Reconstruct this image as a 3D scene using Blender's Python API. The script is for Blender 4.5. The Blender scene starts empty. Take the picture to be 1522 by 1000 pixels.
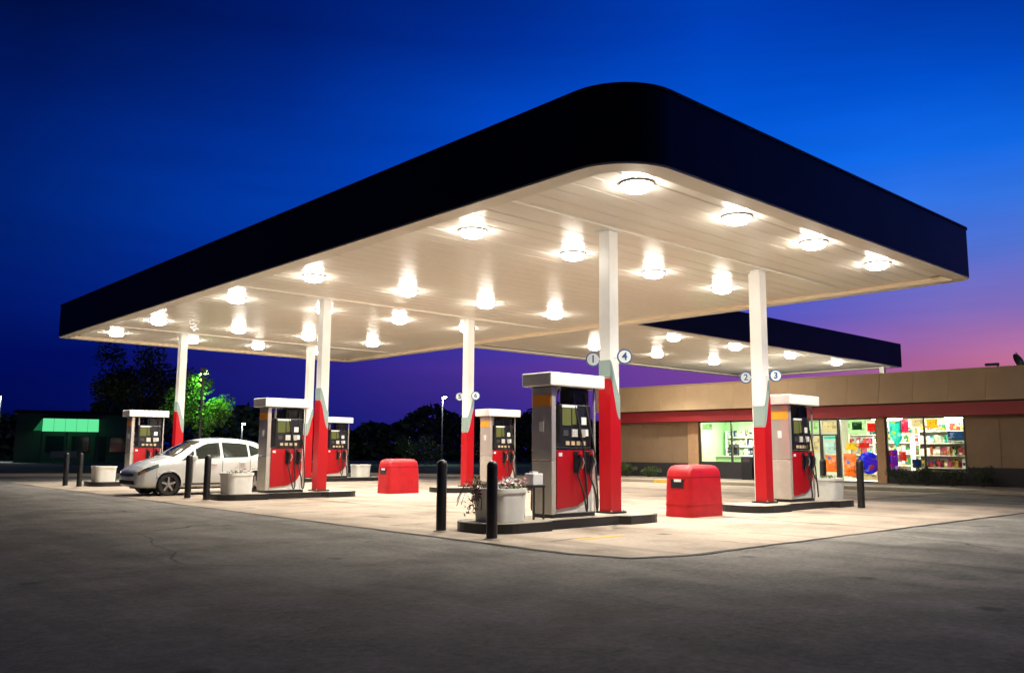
import bpy, bmesh, math, random
from mathutils import Vector, Matrix
random.seed(7)
R = math.radians
SC = bpy.context.scene
COL = SC.collection

# ------------------------------------------------------------------ camera
def make_camera():
    yaw, pitch, roll = 0.8313, 0.1326, 0.0064          # yaw measured from +X towards +Y
    fwd = Vector((math.cos(yaw), math.sin(yaw), 0)); right = Vector((math.sin(yaw), -math.cos(yaw), 0)); up = Vector((0, 0, 1))
    f2 = fwd * math.cos(pitch) + up * math.sin(pitch); u2 = up * math.cos(pitch) - fwd * math.sin(pitch)
    r3 = right * math.cos(roll) + u2 * math.sin(roll); u3 = u2 * math.cos(roll) - right * math.sin(roll)
    cam = bpy.data.cameras.new('camera'); cam.lens = 36 * 1276.8 / 1522; cam.sensor_width = 36
    cam.clip_start = 0.05; cam.clip_end = 3000
    o = bpy.data.objects.new('camera', cam); COL.objects.link(o)
    m = Matrix((r3, u3, -f2)).transposed().to_4x4(); m.translation = Vector((0, 0, 1.218))
    o.matrix_world = m; SC.camera = o
make_camera()

def lin(c): return c / 12.92 if c <= 0.04045 else ((c + 0.055) / 1.055) ** 2.4
def srgb(r, g, b): return (lin(r / 255), lin(g / 255), lin(b / 255), 1)

# ------------------------------------------------------------------ dusk sky
SUNSET_AZ = 8.0        # degrees from +X: just right of the frame
def make_world():
    w = bpy.data.worlds.new('World'); SC.world = w; w.use_nodes = True
    nt = w.node_tree; N = nt.nodes; L = nt.links; N.clear()
    out = N.new('ShaderNodeOutputWorld'); bg = N.new('ShaderNodeBackground'); L.new(bg.outputs[0], out.inputs[0])
    tc = N.new('ShaderNodeTexCoord'); sep = N.new('ShaderNodeSeparateXYZ'); L.new(tc.outputs['Generated'], sep.inputs[0])
    hv = N.new('ShaderNodeCombineXYZ'); L.new(sep.outputs[0], hv.inputs[0]); L.new(sep.outputs[1], hv.inputs[1])
    nrm = N.new('ShaderNodeVectorMath'); nrm.operation = 'NORMALIZE'; L.new(hv.outputs[0], nrm.inputs[0])
    dot = N.new('ShaderNodeVectorMath'); dot.operation = 'DOT_PRODUCT'; L.new(nrm.outputs[0], dot.inputs[0])
    dot.inputs[1].default_value = (math.cos(R(SUNSET_AZ)), math.sin(R(SUNSET_AZ)), 0)
    ac = N.new('ShaderNodeMath'); ac.operation = 'ARCCOSINE'; L.new(dot.outputs['Value'], ac.inputs[0])
    az = N.new('ShaderNodeMath'); az.operation = 'DIVIDE'; az.inputs[1].default_value = math.pi; L.new(ac.outputs[0], az.inputs[0])
    el = N.new('ShaderNodeMath'); el.operation = 'ARCSINE'; L.new(sep.outputs[2], el.inputs[0])
    # bands: elevation (deg) -> colours from sunset azimuth outward (deg)
    bands = [
        (1.0, [(0, (206, 112, 136)), (12, (192, 102, 144)), (26, (112, 60, 146)), (38, (36, 34, 132)), (52, (14, 24, 110)), (70, (0, 8, 70)), (110, (0, 5, 44)), (180, (0, 4, 34))]),
        (5.5, [(0, (198, 112, 146)), (10, (190, 110, 152)), (24, (128, 72, 160)), (38, (84, 52, 152)), (52, (36, 32, 132)), (66, (0, 12, 94)), (110, (0, 8, 54)), (180, (0, 6, 40))]),
        (8.5, [(0, (140, 110, 184)), (12, (128, 108, 190)), (24, (84, 84, 196)), (40, (40, 56, 176)), (60, (2, 32, 132)), (72, (0, 22, 102)), (110, (0, 12, 62)), (180, (0, 8, 44))]),
        (12., [(0, (86, 114, 204)), (14, (78, 112, 210)), (26, (42, 94, 214)), (40, (10, 66, 190)), (60, (0, 44, 146)), (72, (0, 30, 108)), (110, (0, 14, 64)), (180, (0, 9, 46))]),
        (15., [(0, (52, 114, 222)), (14, (50, 116, 230)), (28, (12, 96, 226)), (46, (0, 66, 184)), (60, (0, 52, 156)), (72, (0, 32, 112)), (110, (0, 14, 64)), (180, (0, 9, 46))]),
        (18., [(0, (14, 100, 222)), (14, (16, 106, 234)), (30, (0, 94, 226)), (46, (0, 66, 186)), (60, (0, 46, 146)), (72, (0, 28, 104)), (110, (0, 13, 62)), (180, (0, 8, 44))]),
        (22., [(0, (0, 66, 182)), (14, (0, 80, 206)), (26, (0, 84, 214)), (40, (0, 70, 194)), (55, (0, 42, 140)), (70, (0, 22, 90)), (110, (0, 11, 56)), (180, (0, 7, 42))]),
        (26.5, [(0, (0, 40, 134)), (14, (0, 56, 168)), (26, (0, 64, 186)), (40, (0, 46, 152)), (55, (0, 27, 108)), (70, (0, 13, 62)), (110, (0, 8, 48)), (180, (0, 6, 38))]),
        (34., [(0, (0, 26, 96)), (26, (0, 34, 116)), (45, (0, 24, 92)), (65, (0, 12, 60)), (110, (0, 7, 44)), (180, (0, 5, 36))]),
        (70., [(0, (0, 9, 44)), (180, (0, 6, 36))])]
    prev = None; pe = None
    for e, stops in bands:
        rp = N.new('ShaderNodeValToRGB'); L.new(az.outputs[0], rp.inputs[0])
        cr = rp.color_ramp
        while len(cr.elements) > 1: cr.elements.remove(cr.elements[-1])
        for i, (d, c) in enumerate(stops):
            elt = cr.elements[0] if i == 0 else cr.elements.new(d / 180)
            elt.position = d / 180; elt.color = srgb(*c)
        if prev is None: prev = rp.outputs[0]
        else:
            mr = N.new('ShaderNodeMapRange'); mr.interpolation_type = 'SMOOTHSTEP' if e > 30 else 'LINEAR'
            mr.inputs[1].default_value = R(pe); mr.inputs[2].default_value = R(e); L.new(el.outputs[0], mr.inputs[0])
            mx = N.new('ShaderNodeMix'); mx.data_type = 'RGBA'; L.new(mr.outputs[0], mx.inputs[0]); L.new(prev, mx.inputs[6]); L.new(rp.outputs[0], mx.inputs[7])
            prev = mx.outputs[2]
        pe = e
    # faint streaks of thin cloud low over the horizon
    mp = N.new('ShaderNodeMapping'); mp.inputs['Scale'].default_value = (3, 3, 26); L.new(tc.outputs['Generated'], mp.inputs[0])
    no = N.new('ShaderNodeTexNoise'); no.inputs['Scale'].default_value = 1.6; no.inputs['Detail'].default_value = 5; L.new(mp.outputs[0], no.inputs[0])
    cl = N.new('ShaderNodeMapRange'); cl.inputs[1].default_value = .35; cl.inputs[2].default_value = .7; cl.inputs[3].default_value = .95; cl.inputs[4].default_value = 1.05; L.new(no.outputs[0], cl.inputs[0])
    mul = N.new('ShaderNodeMix'); mul.data_type = 'RGBA'; mul.blend_type = 'MULTIPLY'; mul.inputs[0].default_value = 1
    L.new(prev, mul.inputs[6]); L.new(cl.outputs[0], mul.inputs[7])
    sky = N.new('ShaderNodeTexSky'); sky.sky_type = 'NISHITA'; sky.sun_disc = False; sky.sun_elevation = R(-6); sky.sun_rotation = R(90 - SUNSET_AZ)
    sk = N.new('ShaderNodeMix'); sk.data_type = 'RGBA'; sk.blend_type = 'ADD'; sk.inputs[0].default_value = .05
    L.new(mul.outputs[2], sk.inputs[6]); L.new(sky.outputs[0], sk.inputs[7])
    L.new(sk.outputs[2], bg.inputs[0]); bg.inputs[1].default_value = 1.0
make_world()
SC.view_settings.view_transform = 'Standard'; SC.view_settings.look = 'None'
SC.view_settings.exposure = 0.0; SC.view_settings.gamma = 1.0; SC.view_settings.use_curve_mapping = False
SC.cycles.use_denoising = True
SC.cycles.max_bounces = 8; SC.cycles.diffuse_bounces = 4; SC.cycles.glossy_bounces = 3; SC.cycles.transmission_bounces = 6; SC.cycles.transparent_max_bounces = 16
SC.cycles.sample_clamp_indirect = 4.0
SC.cycles.use_light_tree = True
SC.cycles.caustics_reflective = False; SC.cycles.caustics_refractive = False

LAMP = 112.0           # radiance of the canopy lenses
BEAM = 740.0           # downward beam of each canopy fixture, watts
# ------------------------------------------------------------------ materials
MATS = {}
def mat(name, col, rough=.5, metal=0., noise=0., nscale=8., bump=0., bscale=60., emit=None, estr=0., coat=0., spec=.5, stretch=None):
    if name in MATS: return MATS[name]
    m = bpy.data.materials.new(name); m.use_nodes = True; nt = m.node_tree; N = nt.nodes; L = nt.links
    b = N['Principled BSDF']; b.inputs['Base Color'].default_value = (*col[:3], 1); b.inputs['Roughness'].default_value = rough; b.inputs['Metallic'].default_value = metal
    b.inputs['Specular IOR Level'].default_value = spec
    b.inputs['Coat Weight'].default_value = coat
    tc = N.new('ShaderNodeTexCoord'); vec = tc.outputs['Object']
    if stretch:
        mp = N.new('ShaderNodeMapping'); mp.inputs['Scale'].default_value = stretch; L.new(vec, mp.inputs[0]); vec = mp.outputs[0]
    if noise:
        n = N.new('ShaderNodeTexNoise'); n.inputs['Scale'].default_value = nscale; n.inputs['Detail'].default_value = 6; n.inputs['Roughness'].default_value = .62; L.new(vec, n.inputs[0])
        mr = N.new('ShaderNodeMapRange'); mr.inputs[1].default_value = .28; mr.inputs[2].default_value = .72; mr.inputs[3].default_value = 1 - noise; mr.inputs[4].default_value = 1 + noise; L.new(n.outputs[0], mr.inputs[0])
        mx = N.new('ShaderNodeMix'); mx.data_type = 'RGBA'; mx.blend_type = 'MULTIPLY'; mx.inputs[0].default_value = 1; mx.inputs[6].default_value = (*col[:3], 1); L.new(mr.outputs[0], mx.inputs[7])
        L.new(mx.outputs[2], b.inputs['Base Color'])
        rr = N.new('ShaderNodeMapRange'); rr.inputs[3].default_value = max(0.02, rough - noise * .35); rr.inputs[4].default_value = min(1, rough + noise * .35); L.new(n.outputs[0], rr.inputs[0]); L.new(rr.outputs[0], b.inputs['Roughness'])
    if bump:
        n2 = N.new('ShaderNodeTexNoise'); n2.inputs['Scale'].default_value = bscale; n2.inputs['Detail'].default_value = 4; L.new(vec, n2.inputs[0])
        bp = N.new('ShaderNodeBump'); bp.inputs['Strength'].default_value = bump; bp.inputs['Distance'].default_value = .01; L.new(n2.outputs[0], bp.inputs['Height']); L.new(bp.outputs[0], b.inputs['Normal'])
    if emit:
        b.inputs['Emission Color'].default_value = (*emit[:3], 1); b.inputs['Emission Strength'].default_value = estr
    MATS[name] = m; return m

def ground_mat(name, ca, cb, scale, crack, bump, rough=.85, stains=0., grain=14, streak_rot=42, drips=0.):
    m = bpy.data.materials.new(name); m.use_nodes = True; nt = m.node_tree; N = nt.nodes; L = nt.links; b = N['Principled BSDF']
    tc = N.new('ShaderNodeTexCoord'); v = tc.outputs['Object']
    def noise(sc, det, ro, vec=None, dist=0):
        n = N.new('ShaderNodeTexNoise'); n.inputs['Scale'].default_value = sc; n.inputs['Detail'].default_value = det; n.inputs['Roughness'].default_value = ro; n.inputs['Distortion'].default_value = dist; L.new(vec or v, n.inputs[0]); return n.outputs[0]
    def mrange(x, a0, a1, b0, b1):
        r = N.new('ShaderNodeMapRange'); r.inputs[1].default_value = a0; r.inputs[2].default_value = a1; r.inputs[3].default_value = b0; r.inputs[4].default_value = b1; L.new(x, r.inputs[0]); return r.outputs[0]
    def mth(op, x, y):
        q = N.new('ShaderNodeMath'); q.operation = op
        for i, t in enumerate((x, y)):
            if isinstance(t, (int, float)): q.inputs[i].default_value = t
            else: L.new(t, q.inputs[i])
        return q.outputs[0]
    def mapped(rot, sc):
        mp = N.new('ShaderNodeMapping'); mp.inputs['Rotation'].default_value = (0, 0, R(rot)); mp.inputs['Scale'].default_value = sc; L.new(v, mp.inputs[0]); return mp.outputs[0]
    blot = noise(scale, 8, .6); streak = noise(.6, 7, .6, mapped(streak_rot, (1, .16, 1))); fine = noise(grain, 9, .85)
    t = mth('ADD', mth('MULTIPLY', blot, .8), mth('ADD', mth('MULTIPLY', streak, .9), mth('MULTIPLY', fine, 1.5)))     # mean about 1.6
    mx = N.new('ShaderNodeMix'); mx.data_type = 'RGBA'; mx.inputs[6].default_value = (*ca, 1); mx.inputs[7].default_value = (*cb, 1); L.new(mrange(t, 1.22, 1.98, 0, 1), mx.inputs[0])
    col = mx.outputs[2]
    def darken(fac, colv):
        nonlocal col
        d = N.new('ShaderNodeMix'); d.data_type = 'RGBA'; L.new(fac, d.inputs[0]); L.new(col, d.inputs[6]); d.inputs[7].default_value = (*colv, 1); col = d.outputs[2]
    if crack:
        wn = N.new('ShaderNodeTexNoise'); wn.inputs['Scale'].default_value = 1.1; wn.inputs['Detail'].default_value = 6; L.new(v, wn.inputs[0])
        wa = N.new('ShaderNodeMix'); wa.data_type = 'RGBA'; wa.inputs[0].default_value = .32; L.new(v, wa.inputs[6]); L.new(wn.outputs[1], wa.inputs[7])
        vo = N.new('ShaderNodeTexVoronoi'); vo.feature = 'DISTANCE_TO_EDGE'; vo.inputs['Scale'].default_value = crack; L.new(wa.outputs[2], vo.inputs[0])
        darken(mth('MULTIPLY', mrange(vo.outputs[0], .0015, .005, .7, 0), mrange(streak, .52, .58, 0, 1)), tuple(c * .3 for c in ca))
    if stains:
        darken(mrange(noise(.7, 7, .62), .5, .7, 0, stains), tuple(c * .5 for c in ca))
        # long tyre-rubbed lanes
        darken(mrange(noise(.8, 5, .6, mapped(streak_rot + 90, (1, .07, 1)), .6), .54, .68, 0, stains * .7), tuple(c * .55 for c in ca))
    if drips:
        vd = N.new('ShaderNodeTexVoronoi'); vd.inputs['Scale'].default_value = 1.3; L.new(v, vd.inputs[0])
        rs = N.new('ShaderNodeSeparateColor'); L.new(vd.outputs['Color'], rs.inputs[0])
        wob = mth('ADD', vd.outputs['Distance'], mth('MULTIPLY', noise(9, 4, .6), .22))
        darken(mth('MULTIPLY', mrange(wob, .2, .3, drips, 0), mrange(rs.outputs[0], .55, .6, 0, 1)), tuple(c * .3 for c in ca))
    L.new(col, b.inputs['Base Color']); b.inputs['Roughness'].default_value = rough; b.inputs['Specular IOR Level'].default_value = .3
    bp = N.new('ShaderNodeBump'); bp.inputs['Strength'].default_value = bump; bp.inputs['Distance'].default_value = .03; L.new(fine, bp.inputs['Height']); L.new(bp.outputs[0], b.inputs['Normal'])
    MATS[name] = m; return m

def emis(name, col, s):
    m = bpy.data.materials.new(name); m.use_nodes = True; N = m.node_tree.nodes; L = m.node_tree.links; N.clear()
    o = N.new('ShaderNodeOutputMaterial'); e = N.new('ShaderNodeEmission'); e.inputs[0].default_value = (*col[:3], 1); e.inputs[1].default_value = s; L.new(e.outputs[0], o.inputs[0])
    m.cycles.emission_sampling = 'FRONT'; MATS[name] = m; return m

def glass(name, tint=(1, 1, 1), refl=.08):
    m = bpy.data.materials.new(name); m.use_nodes = True; N = m.node_tree.nodes; L = m.node_tree.links; N.clear()
    o = N.new('ShaderNodeOutputMaterial'); t = N.new('ShaderNodeBsdfTransparent'); t.inputs[0].default_value = (*tint, 1)
    g = N.new('ShaderNodeBsdfGlossy'); g.inputs['Roughness'].default_value = .02; fr = N.new('ShaderNodeFresnel'); fr.inputs[0].default_value = 1.5
    mx = N.new('ShaderNodeMixShader'); L.new(fr.outputs[0], mx.inputs[0]); L.new(t.outputs[0], mx.inputs[1]); L.new(g.outputs[0], mx.inputs[2]); L.new(mx.outputs[0], o.inputs[0])
    MATS[name] = m; return m

mat('white_paint', (.8, .79, .76), .32, noise=.05, nscale=3)
mat('deck_white', (.78, .73, .65), .3, noise=.06, nscale=1.5, stretch=(.2, 3, 1))
mat('trim_white', (.72, .67, .58), .45, noise=.06, nscale=2)
mat('navy_fascia', (.0035, .004, .010), .55, noise=.15, nscale=.8, spec=.3)
mat('navy_cap', (.006, .007, .014), .5)
mat('red_paint', (.40, .003, .008), .35, noise=.07, nscale=3)
mat('red_plastic', (.42, .003, .009), .45, noise=.22, nscale=5, bump=.12, bscale=60)
mat('grey_green', (.25, .33, .31), .4, noise=.06, nscale=3)
mat('black_paint', (.012, .012, .013), .4, noise=.25, nscale=6)
mat('black_plastic', (.012, .012, .016), .35)
mat('rubber', (.015, .015, .016), .7)
mat('stainless', (.72, .66, .60), .3, .6, noise=.08, nscale=4, stretch=(1, 1, .15))
mat('brushed_panel', (.55, .51, .45), .5, .4, noise=.1, nscale=5)
mat('orange_label', (.9, .36, .03), .45)
mat('white_label', (.8, .8, .8), .4)
mat('tan_label', (.6, .45, .28), .5)
mat('olive_screen', (.07, .08, .03), .2, emit=(.13, .125, .03), estr=.6)
mat('tub_white', (.8, .8, .75), .5, noise=.1, nscale=4)
mat('soil', (.03, .02, .015), .95, noise=.3, nscale=30, bump=.6)
mat('bezel_grey', (.3, .29, .27), .45); mat('dark_bezel', (.05, .05, .05), .5)
mat('sign_blue', (.02, .09, .26), .4); mat('sign_white', (.75, .8, .82), .4)
mat('tan_wall', (.30, .2, .12), .7, noise=.1, nscale=2, bump=.1, bscale=40)
mat('tan_fascia', (.46, .32, .185), .6, noise=.08, nscale=1.2)
mat('pilaster_tan', (.5, .3, .16), .7, noise=.15, nscale=6)
mat('red_band', (.30, .012, .018), .5, noise=.1, nscale=2)
mat('dark_base', (.03, .027, .032), .7, noise=.2, nscale=4)
mat('dark_frame', (.04, .035, .03), .4)
mat('roof_pale', (.5, .48, .43), .8, noise=.15, nscale=1.5); mat('roof_dark', (.03, .03, .035), .8, noise=.2)
mat('interior_white', (.75, .76, .68), .6); mat('interior_green', (.32, .6, .3), .6)
mat('interior_floor', (.5, .48, .42), .3)
mat('car_white', (.72, .74, .72), .25, coat=.8)
mat('car_glass', (.012, .02, .018), .06, spec=.8); mat('chrome', (.7, .7, .72), .12, 1.)
mat('alloy', (.5, .5, .52), .3, 1.); mat('head_lens', (.16, .2, .2), .1, .4, spec=.8)
mat('amber', (.6, .2, .02), .3)
mat('pole_grey', (.08, .08, .085), .5)
mat('bark', (.06, .042, .03), .9, noise=.3, nscale=12, bump=.6, bscale=20)
mat('yellow_paint', (.62, .42, .06), .7, noise=.2, nscale=6)
mat('far_wall', (.05, .07, .06), .7); mat('far_dark', (.012, .013, .014), .8)
mat('petal', (.7, .32, .38), .6); mat('petal_white', (.75, .72, .72), .6)
glass('pane_glass', (.96, .98, .96))
def leaf(name, c, v=.35):
    m = mat(name, c, .6, noise=v, nscale=1.3); return m
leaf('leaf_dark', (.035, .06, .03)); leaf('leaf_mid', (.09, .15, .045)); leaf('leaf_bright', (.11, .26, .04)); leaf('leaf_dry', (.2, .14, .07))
ground_mat('asphalt', (.086, .083, .077), (.36, .338, .30), 1.1, .27, .8, .88, .55, 13, 42, .6)
ground_mat('concrete', (.27, .215, .165), (.52, .435, .345), .8, .12, .3, .8, .75, 16, 0, .75)
ground_mat('walk_concrete', (.30, .26, .205), (.46, .41, .33), 1.5, 0, .25, .8, .2)
ground_mat('turf', (.014, .03, .011), (.045, .075, .027), 3, 0, 1., .95)
emis('lens_glow', (1., .93, .81), LAMP)
emis('store_light', (1., .95, .78), 95.0)
emis('street_glow', (.85, .95, 1.), 1700.0)
emis('green_glow', (.36, 1., .16), 1000.0)
emis('green_awning_light', (.1, 1., .3), 40.0)

# ------------------------------------------------------------------ mesh helpers
class MB:
    def __init__(s): s.v = []; s.f = []
    def add(s, vs, fs):
        o = len(s.v); s.v += [tuple(v) for v in vs]; s.f += [tuple(i + o for i in f) for f in fs]; return s
    def box(s, x0, x1, y0, y1, z0, z1):
        return s.add([(x0, y0, z0), (x1, y0, z0), (x1, y1, z0), (x0, y1, z0), (x0, y0, z1), (x1, y0, z1), (x1, y1, z1), (x0, y1, z1)],
                     [(3, 2, 1, 0), (4, 5, 6, 7), (0, 1, 5, 4), (1, 2, 6, 5), (2, 3, 7, 6), (3, 0, 4, 7)])
    def prism(s, poly, z0, z1, f=None):
        f = f or (lambda x, y, z: (x, y, z)); n = len(poly)
        vs = [f(x, y, z0) for x, y in poly] + [f(x, y, z1) for x, y in poly]
        return s.add(vs, [tuple(range(n))[::-1], tuple(range(n, 2 * n))] + [(i, (i + 1) % n, n + (i + 1) % n, n + i) for i in range(n)])
    def lathe(s, prof, n=16, c=(0, 0, 0), axis='z', cap=True):
        o = len(s.v)
        for r, h in prof:
            for k in range(n):
                a = 2 * math.pi * k / n; p, q = r * math.cos(a), r * math.sin(a)
                s.v.append({'z': (c[0] + p, c[1] + q, c[2] + h), 'y': (c[0] + p, c[1] + h, c[2] - q), 'x': (c[0] + h, c[1] + p, c[2] + q)}[axis])
        for i in range(len(prof) - 1):
            for k in range(n):
                a, b = o + i * n + k, o + i * n + (k + 1) % n; s.f.append((a, b, b + n, a + n))
        if cap:
            s.f.append(tuple(o + k for k in range(n))[::-1]); e = o + (len(prof) - 1) * n; s.f.append(tuple(e + k for k in range(n)))
        return s
    def tube(s, pts, r, n=8):
        pts = [Vector(p) for p in pts]; rs = r if isinstance(r, (list, tuple)) else [r] * len(pts); o = len(s.v)
        for i, p in enumerate(pts):
            t = (pts[min(i + 1, len(pts) - 1)] - pts[max(i - 1, 0)]).normalized()
            a = Vector((0, 0, 1)) if abs(t.z) < .9 else Vector((1, 0, 0)); u = t.cross(a).normalized(); w = t.cross(u)
            for k in range(n):
                g = 2 * math.pi * k / n; s.v.append(tuple(p + (u * math.cos(g) + w * math.sin(g)) * rs[i]))
        for i in range(len(pts) - 1):
            for k in range(n):
                a, b = o + i * n + k, o + i * n + (k + 1) % n; s.f.append((a, b, b + n, a + n))
        s.f.append(tuple(o + k for k in range(n))[::-1]); e = o + (len(pts) - 1) * n; s.f.append(tuple(e + k for k in range(n)))
        return s
    def mesh(s, name, material, bevel=0, seg=2, smooth=False):
        me = bpy.data.meshes.new(name); me.from_pydata(s.v, [], s.f)
        bm = bmesh.new(); bm.from_mesh(me); bmesh.ops.recalc_face_normals(bm, faces=bm.faces)
        if bevel:
            ed = [e for e in bm.edges if len(e.link_faces) == 2 and e.calc_face_angle(0) > .6]
            bmesh.ops.bevel(bm, geom=ed, offset=bevel, segments=seg, profile=.5, affect='EDGES', clamp_overlap=True)
        bm.to_mesh(me); bm.free()
        me.materials.append(MATS[material])
        if smooth:
            me.shade_smooth() if hasattr(me, 'shade_smooth') else None
            if smooth != 'all': me.set_sharp_from_angle(angle=R(38))
        return me
    def build(s, name, material, parent=None, **k):
        return link(name, s.mesh(name, material, **k), parent)
def link(name, me, parent=None):
    o = bpy.data.objects.new(name, me); COL.objects.link(o)
    if parent: o.parent = parent
    return o
def tag(o, label, cat, group=None, kind=None):
    o['label'] = label; o['category'] = cat
    if group: o['group'] = group
    if kind: o['kind'] = kind
    return o
def struct(o, label=None):
    o['kind'] = 'structure'
    if label: o['label'] = label
    return o
def empty(name, loc=(0, 0, 0), rz=0, label=None, cat=None, group=None):
    o = bpy.data.objects.new(name, None); COL.objects.link(o); o.location = loc; o.rotation_euler = (0, 0, rz); o.empty_display_size = .1
    if label: tag(o, label, cat, group)
    return o
def copy_tree(o, parent=None):
    c = o.copy(); COL.objects.link(c); c.parent = parent
    for ch in list(o.children): copy_tree(ch, c)
    return c
def B(x0, x1, y0, y1, z0, z1): return MB().box(x0, x1, y0, y1, z0, z1)
def rrect(x0, x1, y0, y1, r, n=6):
    rs = r if isinstance(r, (list, tuple)) else [r] * 4; pts = []
    for (cx, cy, a0), rr in zip(((x1, y1, 0), (x0, y1, 90), (x0, y0, 180), (x1, y0, 270)), rs):
        sx, sy = (-1 if cx == x1 else 1), (-1 if cy == y1 else 1)
        if rr <= 0: pts.append((cx, cy)); continue
        for k in range(n + 1):
            a = R(a0 + 90 * k / n); pts.append((cx + sx * rr + rr * math.cos(a), cy + sy * rr + rr * math.sin(a)))
    return pts

# ------------------------------------------------------------------ ground
def sheet(name, poly, z, material, thick=0):
    m = MB()
    if thick: m.prism(poly, z - thick, z)
    else: m.add([(x, y, z) for x, y in poly], [tuple(range(len(poly)))])
    return m.build(name, material)
struct(sheet('ground', [(-600, -600), (900, -600), (900, 900), (-600, 900)], 0, 'asphalt'))
PX0, PX1, PY0, PY1 = 7.62, 22.0, 6.3, 35.0
struct(sheet('concrete_pad', [(PX0, PY1), (PX0, PY0 + 1.0), (PX0 + .25, PY0 + .28), (PX0 + .95, PY0), (PX1, PY0), (PX1, PY1)][::-1],   .006, 'concrete'))
struct(sheet('concrete_lane', [(PX1 + .02, 11.0), (28.5, 11.0), (27.7, 28.4), (PX1 + .02, 28.4)], .005, 'concrete'))
# tar-sealed joint round the pad: an uneven strip
def seam(name, pts, w0, z, material):
    m = MB(); dense = []
    for (a, b) in zip(pts[:-1], pts[1:]):
        d = math.dist(a, b); n = max(1, int(d / .25))
        for k in range(n): dense.append((a[0] + (b[0] - a[0]) * k / n, a[1] + (b[1] - a[1]) * k / n))
    dense.append(pts[-1]); vs = []; w = w0
    for i, p in enumerate(dense):
        q = dense[min(i + 1, len(dense) - 1)]; r = dense[max(i - 1, 0)]; dx, dy = q[0] - r[0], q[1] - r[1]; l = math.hypot(dx, dy) or 1; nx, ny = -dy / l, dx / l
        w = max(w0 * .35, min(w0 * 2.6, w + random.uniform(-.4, .4) * w0)); j = random.uniform(-.35, .35) * w0
        vs += [(p[0] + nx * (w / 2 + j), p[1] + ny * (w / 2 + j), z), (p[0] - nx * (w / 2 - j), p[1] - ny * (w / 2 - j), z)]
    m.add(vs, [(2 * i, 2 * i + 1, 2 * i + 3, 2 * i + 2) for i in range(len(dense) - 1)])
    return struct(m.build(name, material))
mat('tar', (.022, .02, .018), .7, noise=.3, nscale=10)
seam('pavement_seam', [(PX0, PY1), (PX0, PY0 + 1.0), (PX0 + .25, PY0 + .28), (PX0 + .95, PY0), (PX1, PY0)], .05, .010, 'tar')
for yy in (11.0, 15.3, 19.6, 25.3, 30.0): seam('pavement_seam', [(PX0 + .05, yy), (PX1, yy)], .02, .010, 'tar')
for xx in (10.9, 14.2, 18.0): seam('pavement_seam', [(xx, PY0 + .05), (xx, PY1)], .02, .010, 'tar')
# painted yellow kerb dash on the pad
struct(sheet('painted_line', [(8.9, 8.35), (9.9, 8.35), (9.9, 8.47), (8.9, 8.47)], .010, 'yellow_paint'))
# turf verge beyond the lot, with a kerb
verge = [(-140, 62), (2, 46), (14, 40), (21, 38.5), (24, 36), (25.6, 32), (26.8, 29.2), (60, 31), (240, 40), (240, 300), (-140, 300)]
struct(sheet('grass_verge', verge, .1, 'turf', .09))
def kerb_line(name, pts, w, h, material):
    m = MB()
    for a, b in zip(pts[:-1], pts[1:]):
        dx, dy = b[0] - a[0], b[1] - a[1]; l = math.hypot(dx, dy); nx, ny = -dy / l * w, dx / l * w
        m.prism([a, b, (b[0] + nx, b[1] + ny), (a[0] + nx, a[1] + ny)], 0.0, h)
    return struct(m.build(name, material))
kerb_line('verge_kerb', [(x, y - .16) for x, y in verge[:8]], .16, .13, 'walk_concrete')
struct(sheet('street', [(-140, 84), (240, 52), (240, 62), (-140, 95)], .112, 'asphalt'))

# ------------------------------------------------------------------ main canopy
HC, HT = 5.2, 6.343
CX0, CX1, CY0, CY1 = 8.655, 21.0, 7.19, 34.15
def canopy_shell(root, outer, inner):
    n = len(outer)
    # fascia: outside wall with a small return at top and bottom
    fas = MB()
    rings = [(inner, HC + .10), (outer, HC + .03), (outer, HT), (inner, HT - .02)]
    o = 0
    for poly, z in rings: fas.v += [(x, y, z) for x, y in poly]
    for k in range(3):
        for i in range(n): a, b = k * n + i, k * n + (i + 1) % n; fas.f.append((a, b, b + n, a + n))
    f = fas.build('fascia', 'navy_fascia', root, smooth=True)
    return f
def offset_rrect(d, r):
    return rrect(CX0 + d, CX1 - d, CY0 + d, CY1 - d, [max(.02, q - d) for q in (.5, .35, r, .4)], 10)
can = empty('fuel_canopy', (0, 0, 0), 0, 'large flat fuel canopy with dark navy fascia and rounded corners over the pumps', 'canopy')
RC = .95
canopy_shell(can, offset_rrect(0, RC), offset_rrect(.12, RC))
# pale underside border: a ring
def ring(name, po, pi, z0, z1, material, root):
    n = len(po); m = MB(); m.v = [(x, y, z0) for x, y in po] + [(x, y, z0) for x, y in pi] + [(x, y, z1) for x, y in po] + [(x, y, z1) for x, y in pi]
    for i in range(n):
        j = (i + 1) % n
        m.f += [(i, j, n + j, n + i), (2 * n + i, 3 * n + i, 3 * n + j, 2 * n + j), (i, 2 * n + i, 2 * n + j, j), (n + i, n + j, 3 * n + j, 3 * n + i)]
    return m.build(name, material, root)
ring('top_cap', offset_rrect(-.025, RC), offset_rrect(.10, RC), HT + .002, HT + .035, 'navy_cap', can)
ring('soffit_trim', offset_rrect(.012, RC), offset_rrect(.36, RC), HC, HC + .09, 'trim_white', can)
ring('drip_edge', offset_rrect(.36, RC), offset_rrect(.40, RC), HC + .015, HC + .2, 'tan_label', can)
DZ = HC + .09          # underside of the deck panels
PW = .405
ny = int(round((CY1 - CY0 - .76) / PW)); step = (CY1 - CY0 - .76) / ny
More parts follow.
